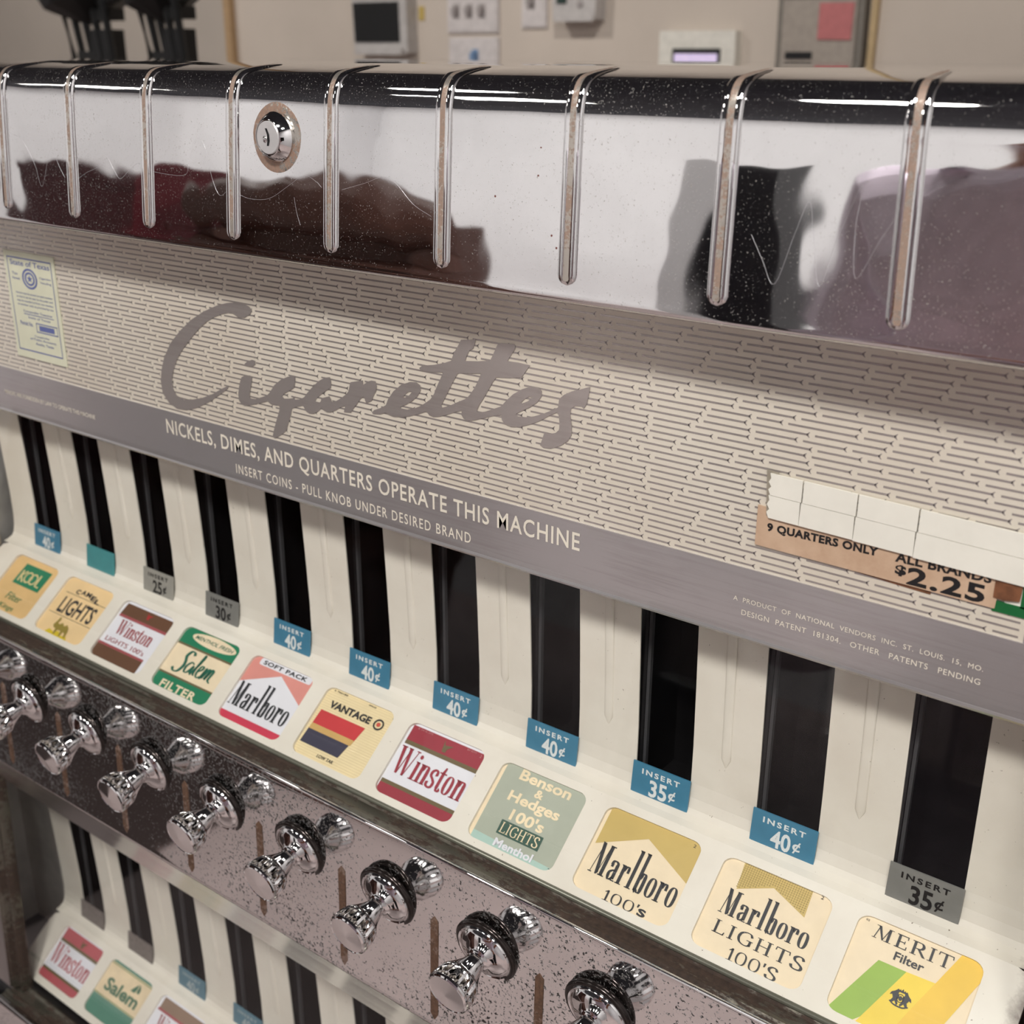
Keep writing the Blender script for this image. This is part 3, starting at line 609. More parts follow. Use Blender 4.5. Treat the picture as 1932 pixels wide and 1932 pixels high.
CIG={'C':[(4.441,-1.927),(4.41,-1.903),(4.354,-1.885),(4.253,-1.886),(4.132,-1.906),(4.006,-1.941),(3.82,-2.017),(3.645,-2.11),(3.48,-2.227),(3.328,-2.358),(3.219,-2.503),(3.161,-2.625),(3.134,-2.73),(3.145,-2.843),(3.221,-2.919),(3.332,-2.957),(3.467,-2.946),(3.626,-2.893),(3.804,-2.805),(3.96,-2.711),(4.057,-2.646),(4.069,-2.62),(3.985,-2.658),(3.85,-2.73),(3.715,-2.786),(3.579,-2.826),(3.443,-2.853),(3.342,-2.829),(3.302,-2.772),(3.3,-2.691),(3.341,-2.584),(3.403,-2.488),(3.493,-2.389),(3.621,-2.274),(3.744,-2.173),(3.863,-2.093),(3.958,-2.046),(4.049,-2.011),(4.139,-1.988),(4.199,-1.986),(4.264,-2.01),(4.341,-2.002),(4.412,-1.965)],'dot':[(4.295,-2.398),(4.333,-2.369),(4.395,-2.346),(4.436,-2.35),(4.43,-2.38),(4.388,-2.407),(4.336,-2.415)],'igar':[(4.244,-2.519),(4.288,-2.497),(4.351,-2.486),(4.379,-2.49),(4.37,-2.541),(4.347,-2.608),(4.328,-2.669),(4.344,-2.686),(4.401,-2.681),(4.475,-2.654),(4.548,-2.625),(4.581,-2.597),(4.648,-2.52),(4.732,-2.461),(4.814,-2.424),(4.888,-2.4),(4.906,-2.409),(4.899,-2.454),(4.884,-2.502),(4.843,-2.529),(4.797,-2.554),(4.756,-2.575),(4.734,-2.599),(4.757,-2.615),(4.816,-2.606),(4.856,-2.596),(4.881,-2.582),(4.884,-2.603),(4.933,-2.593),(4.993,-2.565),(5.034,-2.521),(5.105,-2.455),(5.175,-2.399),(5.242,-2.362),(5.302,-2.348),(5.313,-2.387),(5.305,-2.435),(5.243,-2.472),(5.185,-2.512),(5.135,-2.551),(5.122,-2.57),(5.132,-2.589),(5.165,-2.583),(5.185,-2.563),(5.192,-2.538),(5.23,-2.525),(5.286,-2.505),(5.303,-2.529),(5.311,-2.548),(5.357,-2.533),(5.414,-2.5),(5.47,-2.46),(5.499,-2.429),(5.515,-2.38),(5.526,-2.352),(5.593,-2.335),(5.66,-2.316),(5.662,-2.351),(5.716,-2.315),(5.751,-2.303),(5.794,-2.302),(5.805,-2.339),(5.794,-2.38),(5.762,-2.424),(5.747,-2.462),(5.716,-2.478),(5.685,-2.493),(5.673,-2.472),(5.67,-2.453),(5.652,-2.449),(5.625,-2.47),(5.582,-2.521),(5.544,-2.561),(5.515,-2.6),(5.438,-2.61),(5.455,-2.556),(5.418,-2.569),(5.343,-2.613),(5.286,-2.639),(5.249,-2.644),(5.212,-2.636),(5.186,-2.621),(5.146,-2.655),(5.097,-2.685),(5.049,-2.692),(5.012,-2.683),(4.994,-2.665),(4.981,-2.643),(4.968,-2.639),(4.918,-2.654),(4.843,-2.685),(4.823,-2.744),(4.787,-2.821),(4.756,-2.891),(4.697,-2.934),(4.644,-2.966),(4.607,-2.988),(4.583,-2.974),(4.598,-2.928),(4.631,-2.85),(4.668,-2.772),(4.694,-2.711),(4.686,-2.688),(4.651,-2.693),(4.591,-2.694),(4.562,-2.682),(4.553,-2.673),(4.48,-2.699),(4.395,-2.728),(4.321,-2.749),(4.257,-2.767),(4.217,-2.756),(4.188,-2.729),(4.184,-2.679),(4.202,-2.611),(4.224,-2.557)],'ettes':[(5.745,-2.557),(5.766,-2.534),(5.831,-2.507),(5.891,-2.473),(5.918,-2.419),(5.972,-2.352),(6.055,-2.286),(6.143,-2.25),(6.21,-2.242),(6.246,-2.259),(6.248,-2.297),(6.219,-2.344),(6.163,-2.392),(6.1,-2.431),(6.049,-2.456),(6.042,-2.47),(6.111,-2.468),(6.185,-2.445),(6.247,-2.415),(6.297,-2.382),(6.339,-2.351),(6.377,-2.303),(6.408,-2.237),(6.445,-2.171),(6.467,-2.127),(6.339,-2.144),(6.255,-2.146),(6.238,-2.13),(6.269,-2.107),(6.388,-2.082),(6.482,-2.054),(6.546,-2.028),(6.57,-1.97),(6.611,-1.911),(6.64,-1.862),(6.774,-1.842),(6.751,-1.908),(6.712,-1.932),(6.689,-1.975),(6.675,-2.01),(6.79,-1.995),(6.9,-1.974),(6.927,-1.926),(6.965,-1.851),(6.987,-1.835),(7.115,-1.826),(7.12,-1.855),(7.104,-1.879),(7.073,-1.922),(7.052,-1.953),(7.147,-1.95),(7.247,-1.953),(7.211,-2.0),(7.175,-2.05),(7.063,-2.072),(6.955,-2.085),(6.927,-2.12),(6.889,-2.18),(6.844,-2.251),(6.804,-2.308),(6.778,-2.358),(6.787,-2.37),(6.855,-2.351),(6.933,-2.317),(6.998,-2.287),(7.042,-2.239),(7.106,-2.179),(7.181,-2.132),(7.254,-2.102),(7.317,-2.096),(7.348,-2.117),(7.344,-2.157),(7.308,-2.206),(7.246,-2.252),(7.172,-2.292),(7.131,-2.317),(7.145,-2.333),(7.215,-2.327),(7.288,-2.307),(7.361,-2.276),(7.423,-2.243),(7.484,-2.21),(7.492,-2.148),(7.532,-2.112),(7.591,-2.08),(7.67,-2.05),(7.739,-2.023),(7.73,-2.082),(7.717,-2.144),(7.692,-2.18),(7.673,-2.168),(7.624,-2.173),(7.59,-2.2),(7.586,-2.244),(7.6,-2.311),(7.6,-2.38),(7.571,-2.43),(7.51,-2.477),(7.428,-2.513),(7.366,-2.519),(7.339,-2.506),(7.359,-2.453),(7.374,-2.406),(7.416,-2.409),(7.467,-2.393),(7.497,-2.365),(7.498,-2.312),(7.49,-2.261),(7.474,-2.247),(7.413,-2.28),(7.341,-2.328),(7.258,-2.37),(7.162,-2.408),(7.086,-2.422),(7.032,-2.412),(7.004,-2.385),(6.999,-2.35),(6.938,-2.366),(6.843,-2.401),(6.764,-2.43),(6.695,-2.45),(6.655,-2.44),(6.636,-2.416),(6.638,-2.383),(6.58,-2.403),(6.498,-2.439),(6.438,-2.463),(6.366,-2.48),(6.324,-2.472),(6.301,-2.448),(6.233,-2.479),(6.134,-2.516),(6.058,-2.538),(5.97,-2.551),(5.919,-2.546),(5.888,-2.532),(5.829,-2.557),(5.751,-2.568)],'h1':[(6.07,-2.379),(6.103,-2.345),(6.147,-2.318),(6.159,-2.326),(6.133,-2.354),(6.089,-2.38)],'h2':[(6.602,-2.117),(6.619,-2.109),(6.817,-2.08),(6.794,-2.133),(6.76,-2.193),(6.72,-2.245),(6.686,-2.283),(6.616,-2.318),(6.523,-2.366),(6.457,-2.392),(6.446,-2.375),(6.464,-2.344),(6.501,-2.282),(6.549,-2.2)],'h3':[(7.171,-2.23),(7.203,-2.198),(7.245,-2.173),(7.266,-2.179),(7.229,-2.211),(7.187,-2.232)]}
f = Flat(); f.poly(CIG['C']); f.poly(CIG['dot']); f.poly(CIG['igar']); f.poly(CIG['ettes'], CIG['h1'], CIG['h2'], CIG['h3'])
f.put('script_lettering', ALU, sheet, on(YS-.005))
CT = ink('cream_lettering', 226, 219, 204)
def S(x, z, k=6.33/5.94): return (CX+(x-CX)*k, z*k)
def stxt(name, s, x0, z0, x1, z1, slope=0, bold=0, sp=1.0):
    a = S(x0, z0); b = S(x1, z1); f = Flat(); f.text(s, (a[0], b[1], b[0], a[1]), bold, sp=sp, slope=slope)
    # box is (u0, v0, u1, v1) with v growing upwards here
    f.v = [(u, a[1]+b[1]-v) for u, v in f.v]
    return f.put(name, CT, strip, on(YS-.016))
stxt('lettering', 'NICKELS, DIMES, AND QUARTERS OPERATE THIS MACHINE', 3.70, -2.885, 7.955, -3.035, bold=.012, sp=1.12)
stxt('lettering', 'INSERT COINS - PULL KNOB UNDER DESIRED BRAND', 4.57, -3.11, 7.04, -3.19, bold=.005, sp=1.22)
stxt('lettering', 'A  PRODUCT  OF  NATIONAL  VENDORS  INC.  ST.  LOUIS.  15,  MO.', 9.07, -3.005, 10.54, -3.04, sp=1.1)
stxt('lettering', 'DESIGN  PATENT  181304.   OTHER   PATENTS   PENDING', 9.13, -3.083, 10.535, -3.118, sp=1.1)
stxt('lettering', 'MINORS ARE FORBIDDEN BY LAW TO OPERATE THIS MACHINE', 1.19, -3.045, 2.66, -3.085, bold=.01)

# ---- stickers and tape on the sign
def sq(px): return px
st = build('tax_stamp', plain('pale_yellow_sticker', srgb(214, 214, 190), .4, var=.05, scale=40), None, lambda b: b.box(.84, 1.69, YS-.012, YS-.003, -2.83, -1.775), at=(1.3, YS, -2.8))
tag(st, 'pale yellow state tax stamp with blue print at the left end of the sign', 'sticker')
INKB = ink('stamp_blue', 96, 106, 158)
f = Flat()
def frame(f, a, b, c, d, w): f.rect(a, b, c, b+w); f.rect(a, d-w, c, d); f.rect(a, b, a+w, d); f.rect(c-w, b, c, d)
frame(f, .06, .05, .94, .93, .012)
f.text('State of Texas', (.12, .075, .9, .125), .012); f.poly(ell(.48, .235, .15, .095, 32), ell(.48, .235, .12, .076, 32))
f.poly(ell(.48, .235, .1, .063, 24), ell(.48, .235, .07, .044, 24))
f.poly([(.48+.06*(1 if i % 2 == 0 else .42)*math.sin(i*math.pi/5), .235-.038*(1 if i % 2 == 0 else .42)*math.cos(i*math.pi/5)) for i in range(10)])
f.text('Tax', (.13, .19, .25, .215), .01); f.text('Permit', (.13, .235, .28, .26), .01); f.text('Cigarette', (.68, .2, .9, .222), .01); f.text('Vending', (.68, .24, .9, .265), .01)
for i, s in enumerate(('Permit must be posted on each machine', 'so that it can be seen by the public and', 'may be transferred from one machine', 'to another only as provided by law')):
    f.text(s, (.16, .37+i*.036, .88, .394+i*.036), .012)
f.text('Comptroller Treasurer', (.26, .535, .84, .565), .012); f.rect(.26, .57, .86, .577); f.text('State of Texas', (.34, .588, .78, .61), .01)
f.text('Permit No.', (.16, .645, .42, .685), .012); frame(f, .48, .64, .9, .73, .01); f.rect(.54, .66, .84, .71)
f.text('Comptroller', (.42, .76, .72, .785), .01); f.text('of Public Accounts', (.32, .79, .84, .812), .01); f.text('Austin, Texas', (.42, .83, .78, .858), .014)
f.put('blue_print', INKB, st, lambda u, v: (.84+.85*u, YS-.0135, -1.775-1.055*v))
bp = thing('price_strip', 'brown stained paper price strip reading all brands $2.25 under white tape', 'sign', (9.9, YS, -2.83))
def brown():
    m, nt, bs = nodemat('brown_stained_paper')
    c = ramp(nt, noise(nt, 60, 6, .65), .3, srgb(182, 150, 124), .7, srgb(206, 178, 152)); nt.links.new(c, bs.inputs['Base Color']); setv(bs, rough=.3, coat=.3)
    return m
BR = brown(); BLKI = ink('black_print', 28, 27, 28)
XB0, XB1, ZB0, ZB1 = 9.01, 10.46, -2.835, -2.56
build('paper', BR, bp, lambda b: b.quadbox([(9.0, -2.56), (10.47, -2.63), (10.455, -2.838), (9.0, -2.822)], YS-.014, YS-.002))
GLU = plain('dark_glue_residue', srgb(112, 72, 48), .5, var=.3, scale=200)
build('torn_residue', GLU, bp, lambda b: b.quadbox([(9.55, -2.80), (10.1, -2.80), (10.1, -2.858), (9.9, -2.85), (9.7, -2.838), (9.6, -2.83)], YS-.004, YS))
build('torn_residue', GLU, bp, lambda b: b.quadbox([(10.44, -2.64), (10.585, -2.64), (10.58, -2.76), (10.5, -2.775), (10.44, -2.77)], YS-.02, YS-.004))
def bmap(y): return lambda u, v: (9.0+1.462*u, y, -2.56-.275*v)
f = Flat(); f.text('9 QUARTERS ONLY', (.05, .36, .53, .59), .045, sp=1.08, slope=-.04); f.text('ALL BRANDS', (.60, .30, .97, .53), .035, sp=1.05, slope=-.03); f.text('2.25', (.655, .56, .955, .97), .032, sp=1.12); f.text('$', (.605, .58, .65, .83), .04)
f.put('black_print', BLKI, bp, bmap(YS-.0155))
GRN = plain('dark_green_sticker', srgb(24, 98, 52), .35)
gs = build('green_sticker', GRN, None, lambda b: (b.box(10.44, 10.68, YS-.009, YS-.002, -2.855, -2.79), b.box(10.585, 10.62, YS-.009, YS-.002, -2.8, -2.5), b.box(10.65, 10.72, YS-.009, YS-.002, -2.8, -2.5), b.box(10.6, 10.7, YS-.009, YS-.002, -2.62, -2.5)), at=(10.6, YS, -2.85))
tag(gs, 'dark green sticker showing past the right end of the brown price strip', 'sticker')
build('white_center', PAPER, gs, lambda b: b.box(10.5, 10.66, YS-.007, YS-.001, -2.79, -2.6))
build('black_mark', blk, gs, lambda b: b.box(10.615, 10.63, YS-.011, YS-.008, -2.83, -2.77))
tp = thing('white_tape', 'cracked white tape strip covering the top of the brown price strip', 'tape', (9.9, YS-.014, -2.65))
TZ = lambda x: -2.335-.03*(x-9.07)/1.5     # top edge
cr = [9.07, 9.285, 9.625, 9.985, 10.62]
rt = random.Random(3)
for i in range(4):
    for rowi in range(2):
        a, c = cr[i]+(.004 if i else 0), cr[i+1]-.004
        za, zc = (TZ(a)-.001, TZ(c)-.001) if rowi == 0 else (TZ(a)-.141, TZ(c)-.141)
        h = .137 if rowi == 0 else (.145, .145, .15, .155)[i]
        sh = .006 if rowi else 0
        q = [(a-sh, za), (c-sh, zc), (c-sh*.5, zc-h), (a-sh*1.6, za-h)]
        if i == 0: q = [(a, za), (c-sh, zc), (c-sh*.5, zc-h), (a+.01, za-h), (a-.005, za-h*.75), (a+.012, za-h*.6), (a-.006, za-h*.4), (a+.008, za-h*.2)]
        build('tape_piece', PAPER, tp, lambda b: b.quadbox(q, YS-.03-.002*rt.random(), YS-.017))
build('adhesive_edge', plain('clear_dirty_tape', srgb(150, 142, 128), .3), tp, lambda b: b.quadbox([(9.04, -2.32), (9.12, -2.325), (9.12, -2.62), (9.06, -2.615)], YS-.016, YS-.013))

# ---- column panels with window slots and card shelf (two tiers)
A0 = (6.53, -5.317); B0 = (6.009, -5.725)
DY, DZ = B0[0]-A0[0], B0[1]-A0[1]; LL = math.hypot(DY, DZ); NY, NZ = DZ/LL, -DY/LL        # outward normal
if NY > 0: NY, NZ = -NY, -NZ
PROF = [(6.69, -2.95), (6.70, -3.7), (6.725, -4.2), (6.745, -4.7), (6.745, -5.0), (6.735, -5.12), (6.715, -5.2), (6.69, -5.238), (6.64, -5.262), (6.582, -5.276)]
ISLOT = 7     # slots end at this profile index
def tier(oy, oz, ox, n0, n1, xl, xr, name, label):
    pan = None
    xs = [xl]
    for k in range(n0, n1+1): xs += [k+ox, k+ox+.47]
    xs.append(xr)
    b = MB(); P = [(y+oy, z+oz) for y, z in PROF]; T = .05
    for i in range(len(xs)-1):
        slot = (i % 2 == 1)
        for j in range(len(P)-1):
            if slot and j < ISLOT: continue
            (ya, za), (yb, zb) = P[j], P[j+1]
            b.add([(xs[i], ya, za), (xs[i+1], ya, za), (xs[i+1], yb, zb), (xs[i], yb, zb)], [(0, 1, 2, 3)])
        if slot:
            for xx in (xs[i], xs[i+1]):
                for j in range(ISLOT):
                    (ya, za), (yb, zb) = P[j], P[j+1]
                    b.add([(xx, ya, za), (xx, yb, zb), (xx, yb+.012, zb), (xx, ya+.012, za)], [(0, 1, 2, 3)])
            y7, z7 = P[ISLOT]; b.add([(xs[i], y7, z7), (xs[i+1], y7, z7), (xs[i+1], y7+T, z7+.01), (xs[i], y7+T, z7+.01)], [(0, 1, 2, 3)])
    # left return flange
    for j in range(len(P)-1):
        (ya, za), (yb, zb) = P[j], P[j+1]; b.add([(xl, ya, za), (xl, yb, zb), (xl, yb+T, zb), (xl, ya+T, za)], [(0, 1, 2, 3)])
    pan = b.done(name, CREAM, m_, ang=60)
    if label: pan['label'] = label
    # card shelf: plane with rounded windows
    def sm(u, v, h=0): return (u, A0[0]+oy+DY*v+NY*h, A0[1]+oz+DZ*v+NZ*h)
    holes = [rrect(k-.098+ox, 0, k-.098+ox+.818, 1, .085, .105, 5) for k in range(n0, n1+1)]
    outer = [(xl+.1, -.1), (xr-.1, -.1), (xr-.02, -.06), (xr, .08), (xr, 1.13), (xl, 1.13), (xl, .12), (xl+.03, -.04)]
    v, t = tess([outer]+holes); b = MB(); b.add([sm(*q) for q in v], t)
    for hl in [outer]+holes:
        n = len(hl); b.add([sm(*q) for q in hl]+[sm(q[0], q[1], -.035) for q in hl], [(i, (i+1) % n, (i+1) % n+n, i+n) for i in range(n)])
    sh = b.done('card_shelf', CREAM, m_)
    # pressed ribs between the slots
    pr_ = [(y+oy-.001, z+oz) for y, z in [tuple(p) for p in cat(PROF[:6], 5)] if z > -4.83][::-1]
    for k in range(n0, n1):
        build('pressed_rib', CREAM, pan, lambda b: bead(b, k+ox+.737, k+ox+.737, pr_, .075, .014), smooth=True)
    # dark channels behind the slots
    for k in range(n0, n1+1):
        a, c = k+ox-.004, k+ox+.474; y_a, y_b = 6.735+oy, 7.35+oy; z0_, z1_ = -5.3+oz, -2.9+oz
        b = MB(); b.add([(a, y_b, z0_), (c, y_b, z0_), (c, y_b, z1_), (a, y_b, z1_), (a, y_a+.01, z0_), (c, y_a+.01, z0_), (c, y_a+.01, z1_), (a, y_a+.01, z1_)], [(0, 1, 2, 3), (4, 0, 3, 7), (1, 5, 6, 2), (4, 5, 1, 0), (3, 2, 6, 7)])
        ch = b.done('pack_channel', BLACKIN, m_)
        build('channel_rail', RAIL, ch, lambda b: b.box(a+.003, a+.028, 6.84+oy, 6.875+oy, z0_, z1_))
    return pan, sm
PB = [-.48, 10.99]
pan1, sm1 = tier(0, 0, 0, 0, 10, PB[0], PB[1], 'column_panel', 'upper cream panel with eleven window slots')
pan2, sm2 = tier(-.045, -5.318, -.17, 0, 10, -.60, 11.1, 'column_panel', 'lower cream panel seen through the lower glass')
build('inner_wall', GREYIN, m_, lambda b: (b.box(-.72, -.66, 6.0, 7.4, -5.9, -3.0), b.box(11.1, 11.16, 6.0, 7.4, -5.9, -3.0)))
build('inner_wall', GREYIN, m_, lambda b: (b.box(-1.62, -1.56, 5.85, 7.4, -11.3, -7.9), b.box(11.2, 11.26, 5.85, 7.4, -11.3, -7.9), b.box(-1.6, -.55, 6.78, 6.84, -11.3, -7.9)))
build('inner_back', plain('dark_inner_back', srgb(70, 72, 72), .5), m_, lambda b: b.box(-.7, 11.2, 7.4, 7.44, -5.9, -2.9))
ic = build('instruction_card', plain('cream_instruction_card', srgb(214, 200, 180), .5), None, lambda b: b.box(-.655, -.645, 6.05, 6.63, -5.38, -4.0), at=(-.65, 6.3, -5.38))
tag(ic, 'cream instruction card with vertical letters on the inner wall left of the upper slots', 'card')
f = Flat(); f.text('LS', (.1, .15, .85, .85), .02)
f.put('lettering', ink('card_grey', 90, 88, 84), ic, lambda u, v: (-.643, 6.6-.1*v, -5.02-.2*u))
# glass panes
build('window_glass', GLASS, m_, lambda b: b.add([(-1.0, 6.30, -3.40), (11.2, 6.30, -3.40), (11.2, 5.925, -5.79), (-1.0, 5.925, -5.79)], [(0, 1, 2, 3)]))
build('window_glass', GLASS, m_, lambda b: b.add([(-.4, 5.93, -7.98), (11.2, 5.93, -7.98), (11.2, 5.79, -11.13), (-.4, 5.79, -11.13)], [(0, 1, 2, 3)]))
# rusted channel under each glass, and the left upright of the lower window
def trimprof(oy, oz): return [(y+oy, z+oz) for y, z in [(5.99, -5.80), (5.95, -5.755), (5.925, -5.765), (5.90, -5.80), (5.80, -5.80), (5.78, -5.765), (5.75, -5.76), (5.72, -5.79), (5.66, -5.785), (5.60, -5.70), (5.58, -5.645), (5.57, -5.95), (5.99, -5.95)]]
build('window_channel', RUST, m_, lambda b: b.sweep(trimprof(0, 0), -1.4, 11.4), ang=40)
build('channel_edge', CHROME, m_, lambda b: b.tube([(-1.4, 5.545, -5.63), (11.4, 5.545, -5.63)], .016, 8), smooth=True)
build('channel_lip', plain('grey_gasket', srgb(112, 112, 100), .35, metal=.4), m_, lambda b: b.tube([(-1.4, 5.93, -5.765), (11.4, 5.93, -5.765)], .022, 8), smooth=True)
build('window_channel', RUST, m_, lambda b: b.sweep(trimprof(-.13, -5.40), -.42, 11.4), ang=40)
build('channel_edge', CHROME, m_, lambda b: b.tube([(-.35, 5.415, -11.03), (11.4, 5.415, -11.03)], .018, 8), smooth=True)
def upright(b):
    P = [(-.20, 5.93), (-.225, 5.87), (-.25, 5.87), (-.27, 5.90), (-.33, 5.90), (-.36, 5.84), (-.42, 5.82), (-.46, 5.86), (-.46, 6.0), (-.2, 6.0)]
    n = len(P); zt, zb = -7.6, -11.16
    b.add([(x, y, zt) for x, y in P]+[(x, y-.14, zb) for x, y in P], [tuple(range(n)), tuple(range(2*n-1, n-1, -1))]+[(i, (i+1) % n, (i+1) % n+n, i+n) for i in range(n)])
build('window_upright', RUST, m_, upright, ang=40)
build('side_skin', chrome('dull_side_metal', .6, .3), m_, lambda b: b.box(-1.7, -.46, 5.80, 5.86, -11.4, -7.3))
# knob panel with returned lower edge
KP = [(5.60, -5.66), (5.548, -5.655), (5.536, -5.70), (5.531, -6.2), (5.515, -6.7), (5.502, -7.17), (5.499, -7.215), (5.506, -7.25), (5.53, -7.29), (5.62, -7.47), (5.76, -7.76), (5.85, -7.95), (5.9, -7.98), (6.0, -7.98)]
build('panel_return', chrome('dull_return_edge', .72, .16), m_, lambda b: b.sweep(KP[8:], -1.6, 11.6, closed=False))
kp = MB(); kp.sweep([tuple(p) for p in cat(KP[:7], 4)]+KP[7:9], -1.6, 11.6, closed=False)
kpan = kp.done('knob_panel', KPANEL, m_, ang=70); kpan['label'] = 'chrome panel carrying the upper row of pull knobs'
kp = MB(); kp.sweep([(y-.13, z-5.4) for y, z in KP[:7]], -1.6, 11.6, closed=False)
kpan2 = kp.done('knob_panel', KPANEL, m_, ang=70)
for k in range(11):
    xx = .985+k
    prk = [(y, z) for y, z in [tuple(p) for p in cat([(5.5315, -6.175), (5.523, -6.45), (5.513, -6.8), (5.5025, -7.175)], 6)]][::-1]
    build('rusty_bead', RIBRUST2, kpan, lambda b: bead(b, xx, xx, prk, .075, .016, hollow=1), smooth=True)
# pull knobs
def flute(h, k, n):
    if .30 < h < .44: return 1-.05*(.5-.5*math.cos(2*math.pi*k/4))*min(1, (h-.29)*25)
    return 1
KC = (1.5, 5.525, -6.215); AX = Vector((0, -1, -.17))
kb = MB(); kb.lathe(KC, AX, [(.02, .02), (.105, .07), (.088, .10), (.077, .135), (.079, .16), (.095, .2), (.118, .245), (.142, .285), (.160, .31), (.168, .33), (.178, .38), (.183, .415), (.184, .435), (.179, .445), (.183, .452), (.179, .466), (.168, .474), (.162, .468)], 96, flute)
fb = MB(); fb.lathe(KC, AX, [(.235, -.01), (.243, .0), (.245, .03), (.236, .044), (.224, .036), (.219, .04), (.212, .052), (.185, .072), (.15, .088), (.12, .1), (.1, .115), (.09, .13), (.02, .135)], 56)
cb = MB(); cb.lathe(KC, AX, [(.163, .44), (.163, .467), (.158, .472), (.002, .490)], 48)
first = None
RING_REFL_RUST = rusty('knob_ring_dark_reflection_and_rust', srgb(50, 44, 42), srgb(92, 62, 44), -.05, 200, metal=.7, rough=.18, bmp=0)  # dark base paints a reflection onto the flange ring, with brown rust patches
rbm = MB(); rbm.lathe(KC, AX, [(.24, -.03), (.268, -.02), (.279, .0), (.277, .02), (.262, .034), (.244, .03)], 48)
for k in range(10):
    if k == 0:
        kn = kb.done('pull_knob', KNOBM, m_, ang=28); parts = [fb.done('flange', KNOBM, kn, ang=60), cb.done('end_cap', chrome('knob_cap', .86, .12), kn, ang=5), rbm.done('rust_or_reflection_ring', RING_REFL_RUST, kn, smooth=True)]
        first = (kn, parts)
    kn = first[0].copy(); link(kn, m_)
    kn.location = (U*(k-1 if k == 0 else k), 0, 0)
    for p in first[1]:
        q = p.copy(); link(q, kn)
# ---- price tags
BLUE = plain('blue_price_card', srgb(66, 128, 158), .42, coat=.2); TEAL = plain('teal_blank_card', srgb(72, 146, 150), .42, coat=.2); GRY = plain('grey_price_card', srgb(158, 156, 148), .4, coat=.2); GRYD = plain('dark_grey_price_card', srgb(128, 128, 124), .4, coat=.2)
TW = ink('price_white', 226, 232, 232); TK = ink('price_black', 26, 26, 28)
def tagp(ox, oy, oz): return lambda u, v, h=0: (ox+.49*u-.01, 6.722+oy-.03*v-h, -4.985+oz-.262*v-.012*(u-.5)*0)
PRICES = ['40', None, '25', '30', '40', '40', '40', '40', '35', '40', '35']
ORD = ['first', 'second', 'third', 'fourth', 'fifth', 'sixth', 'seventh', 'eighth', 'ninth', 'tenth', 'eleventh']
def cents(f, u, v0, v1):
    f.text('¢', (u, v0, u+.13, v1), .03)
def tagmk(k, price, base, inkm, ox, oy, oz, label):
    tm = tagp(ox, oy, oz); r = random.Random(k+int(100*abs(oz)))
    b = MB(); q = [(0, 0), (1, 0), (1, .93), (1.0, 1), (.52, 1), (.52, 1.03), (.36, 1.03), (.36, .99), (0, .98)]
    b.add([tm(u, v, .002) for u, v in q]+[tm(u, v, -.01) for u, v in q], [tuple(range(9)), tuple(range(17, 8, -1))]+[(i, (i+1) % 9, (i+1) % 9+9, i+9) for i in range(9)])
    o = b.done('price_tag', base, None, at=tm(.5, 1)); tag(o, label, 'price tag', 'price cards below the window slots')
    if price:
        f = Flat(); f.text('INSERT', (.17, .14, .83, .31), .03, sp=1.35); f.text(price, (.32, .40, .63, .93), .025); f.text('¢', (.66, .50, .78, .86), .02)
        f.put('lettering', inkm, o, lambda u, v: tm(u, v, .0045))
    return o
lab_t = {0: 'blue 40-cent price card under the leftmost slot of the upper panel', 1: 'blank teal card without lettering under the second slot from the left', 2: 'light grey 25-cent price card with black print under the third slot', 3: 'grey 30-cent price card with black print under the fourth slot',
 4: 'blue 40-cent price card above the red and white soft pack card', 5: 'blue 40-cent price card above the cream card with red and navy blocks', 6: 'blue 40-cent price card above the white card with maroon bands', 7: 'blue 40-cent price card above the sage green menthol card',
 8: 'blue 35-cent price card, the only blue one reading 35', 9: 'blue 40-cent price card above the cream lights card with dotted gold chevron', 10: 'grey 35-cent price card with black print at the right end'}
for k, p in enumerate(PRICES):
    base, im = (GRY, TK) if k == 2 else (GRYD, TK) if k in (3, 10) else (TEAL, TW) if k == 1 else (BLUE, TW)
    tagmk(k, p, base, im, k, 0, 0, lab_t[k])
lab2 = ['dull grey price card under the leftmost slot of the lower panel', 'worn grey price card under the second slot of the lower panel', 'faded blue 40-cent price card behind the lower glass, third slot', 'faded blue price card behind the lower glass, cut by the bottom of the photo']
for k in range(4):
    tagmk(k, (None, None, '40', '40')[k], (plain('worn_grey_card', srgb(120, 112, 108), .5, var=.25, scale=400) if k < 2 else plain('faded_blue_card', srgb(92, 128, 144), .5)), plain('faded_print', srgb(168, 180, 184), .5), k-.17, -.045, -5.318, lab2[k])

# ---- brand cards
def card(k, base, label, smf=sm1, ox=0.0):
    x0 = k-.098+ox
    mp = lambda u, v, h=0: smf(x0+.818*u, v, -.034+h)
    b = MB(); q = rrect(-.03, -.03, 1.03, 1.03, .08, .1, 4)
    n = len(q); b.add([mp(u, v, .006) for u, v in q]+[mp(u, v, 0) for u, v in q], [tuple(range(n)), tuple(range(2*n-1, n-1, -1))]+[(i, (i+1) % n, (i+1) % n+n, i+n) for i in range(n)])
    o = b.done('brand_card', base, None, at=mp(.5, 1))
    tag(o, label, 'card', 'brand cards on the sloping shelf')
    cnt = [0]
    def put(name, mat, fn):
        f = Flat(); fn(f); cnt[0] += 1; h = .0065+.0012*cnt[0]
        return f.put(name, mat, o, lambda u, v: mp(u, v, h))
    return o, put
CRM = plain('card_cream', srgb(240, 222, 190), .42, coat=.35, var=.03, scale=120); PEACH = plain('card_peach', srgb(240, 208, 156), .42, coat=.35, var=.06, scale=40); WHT = plain('card_white', srgb(232, 232, 238), .4, coat=.4, var=.02)
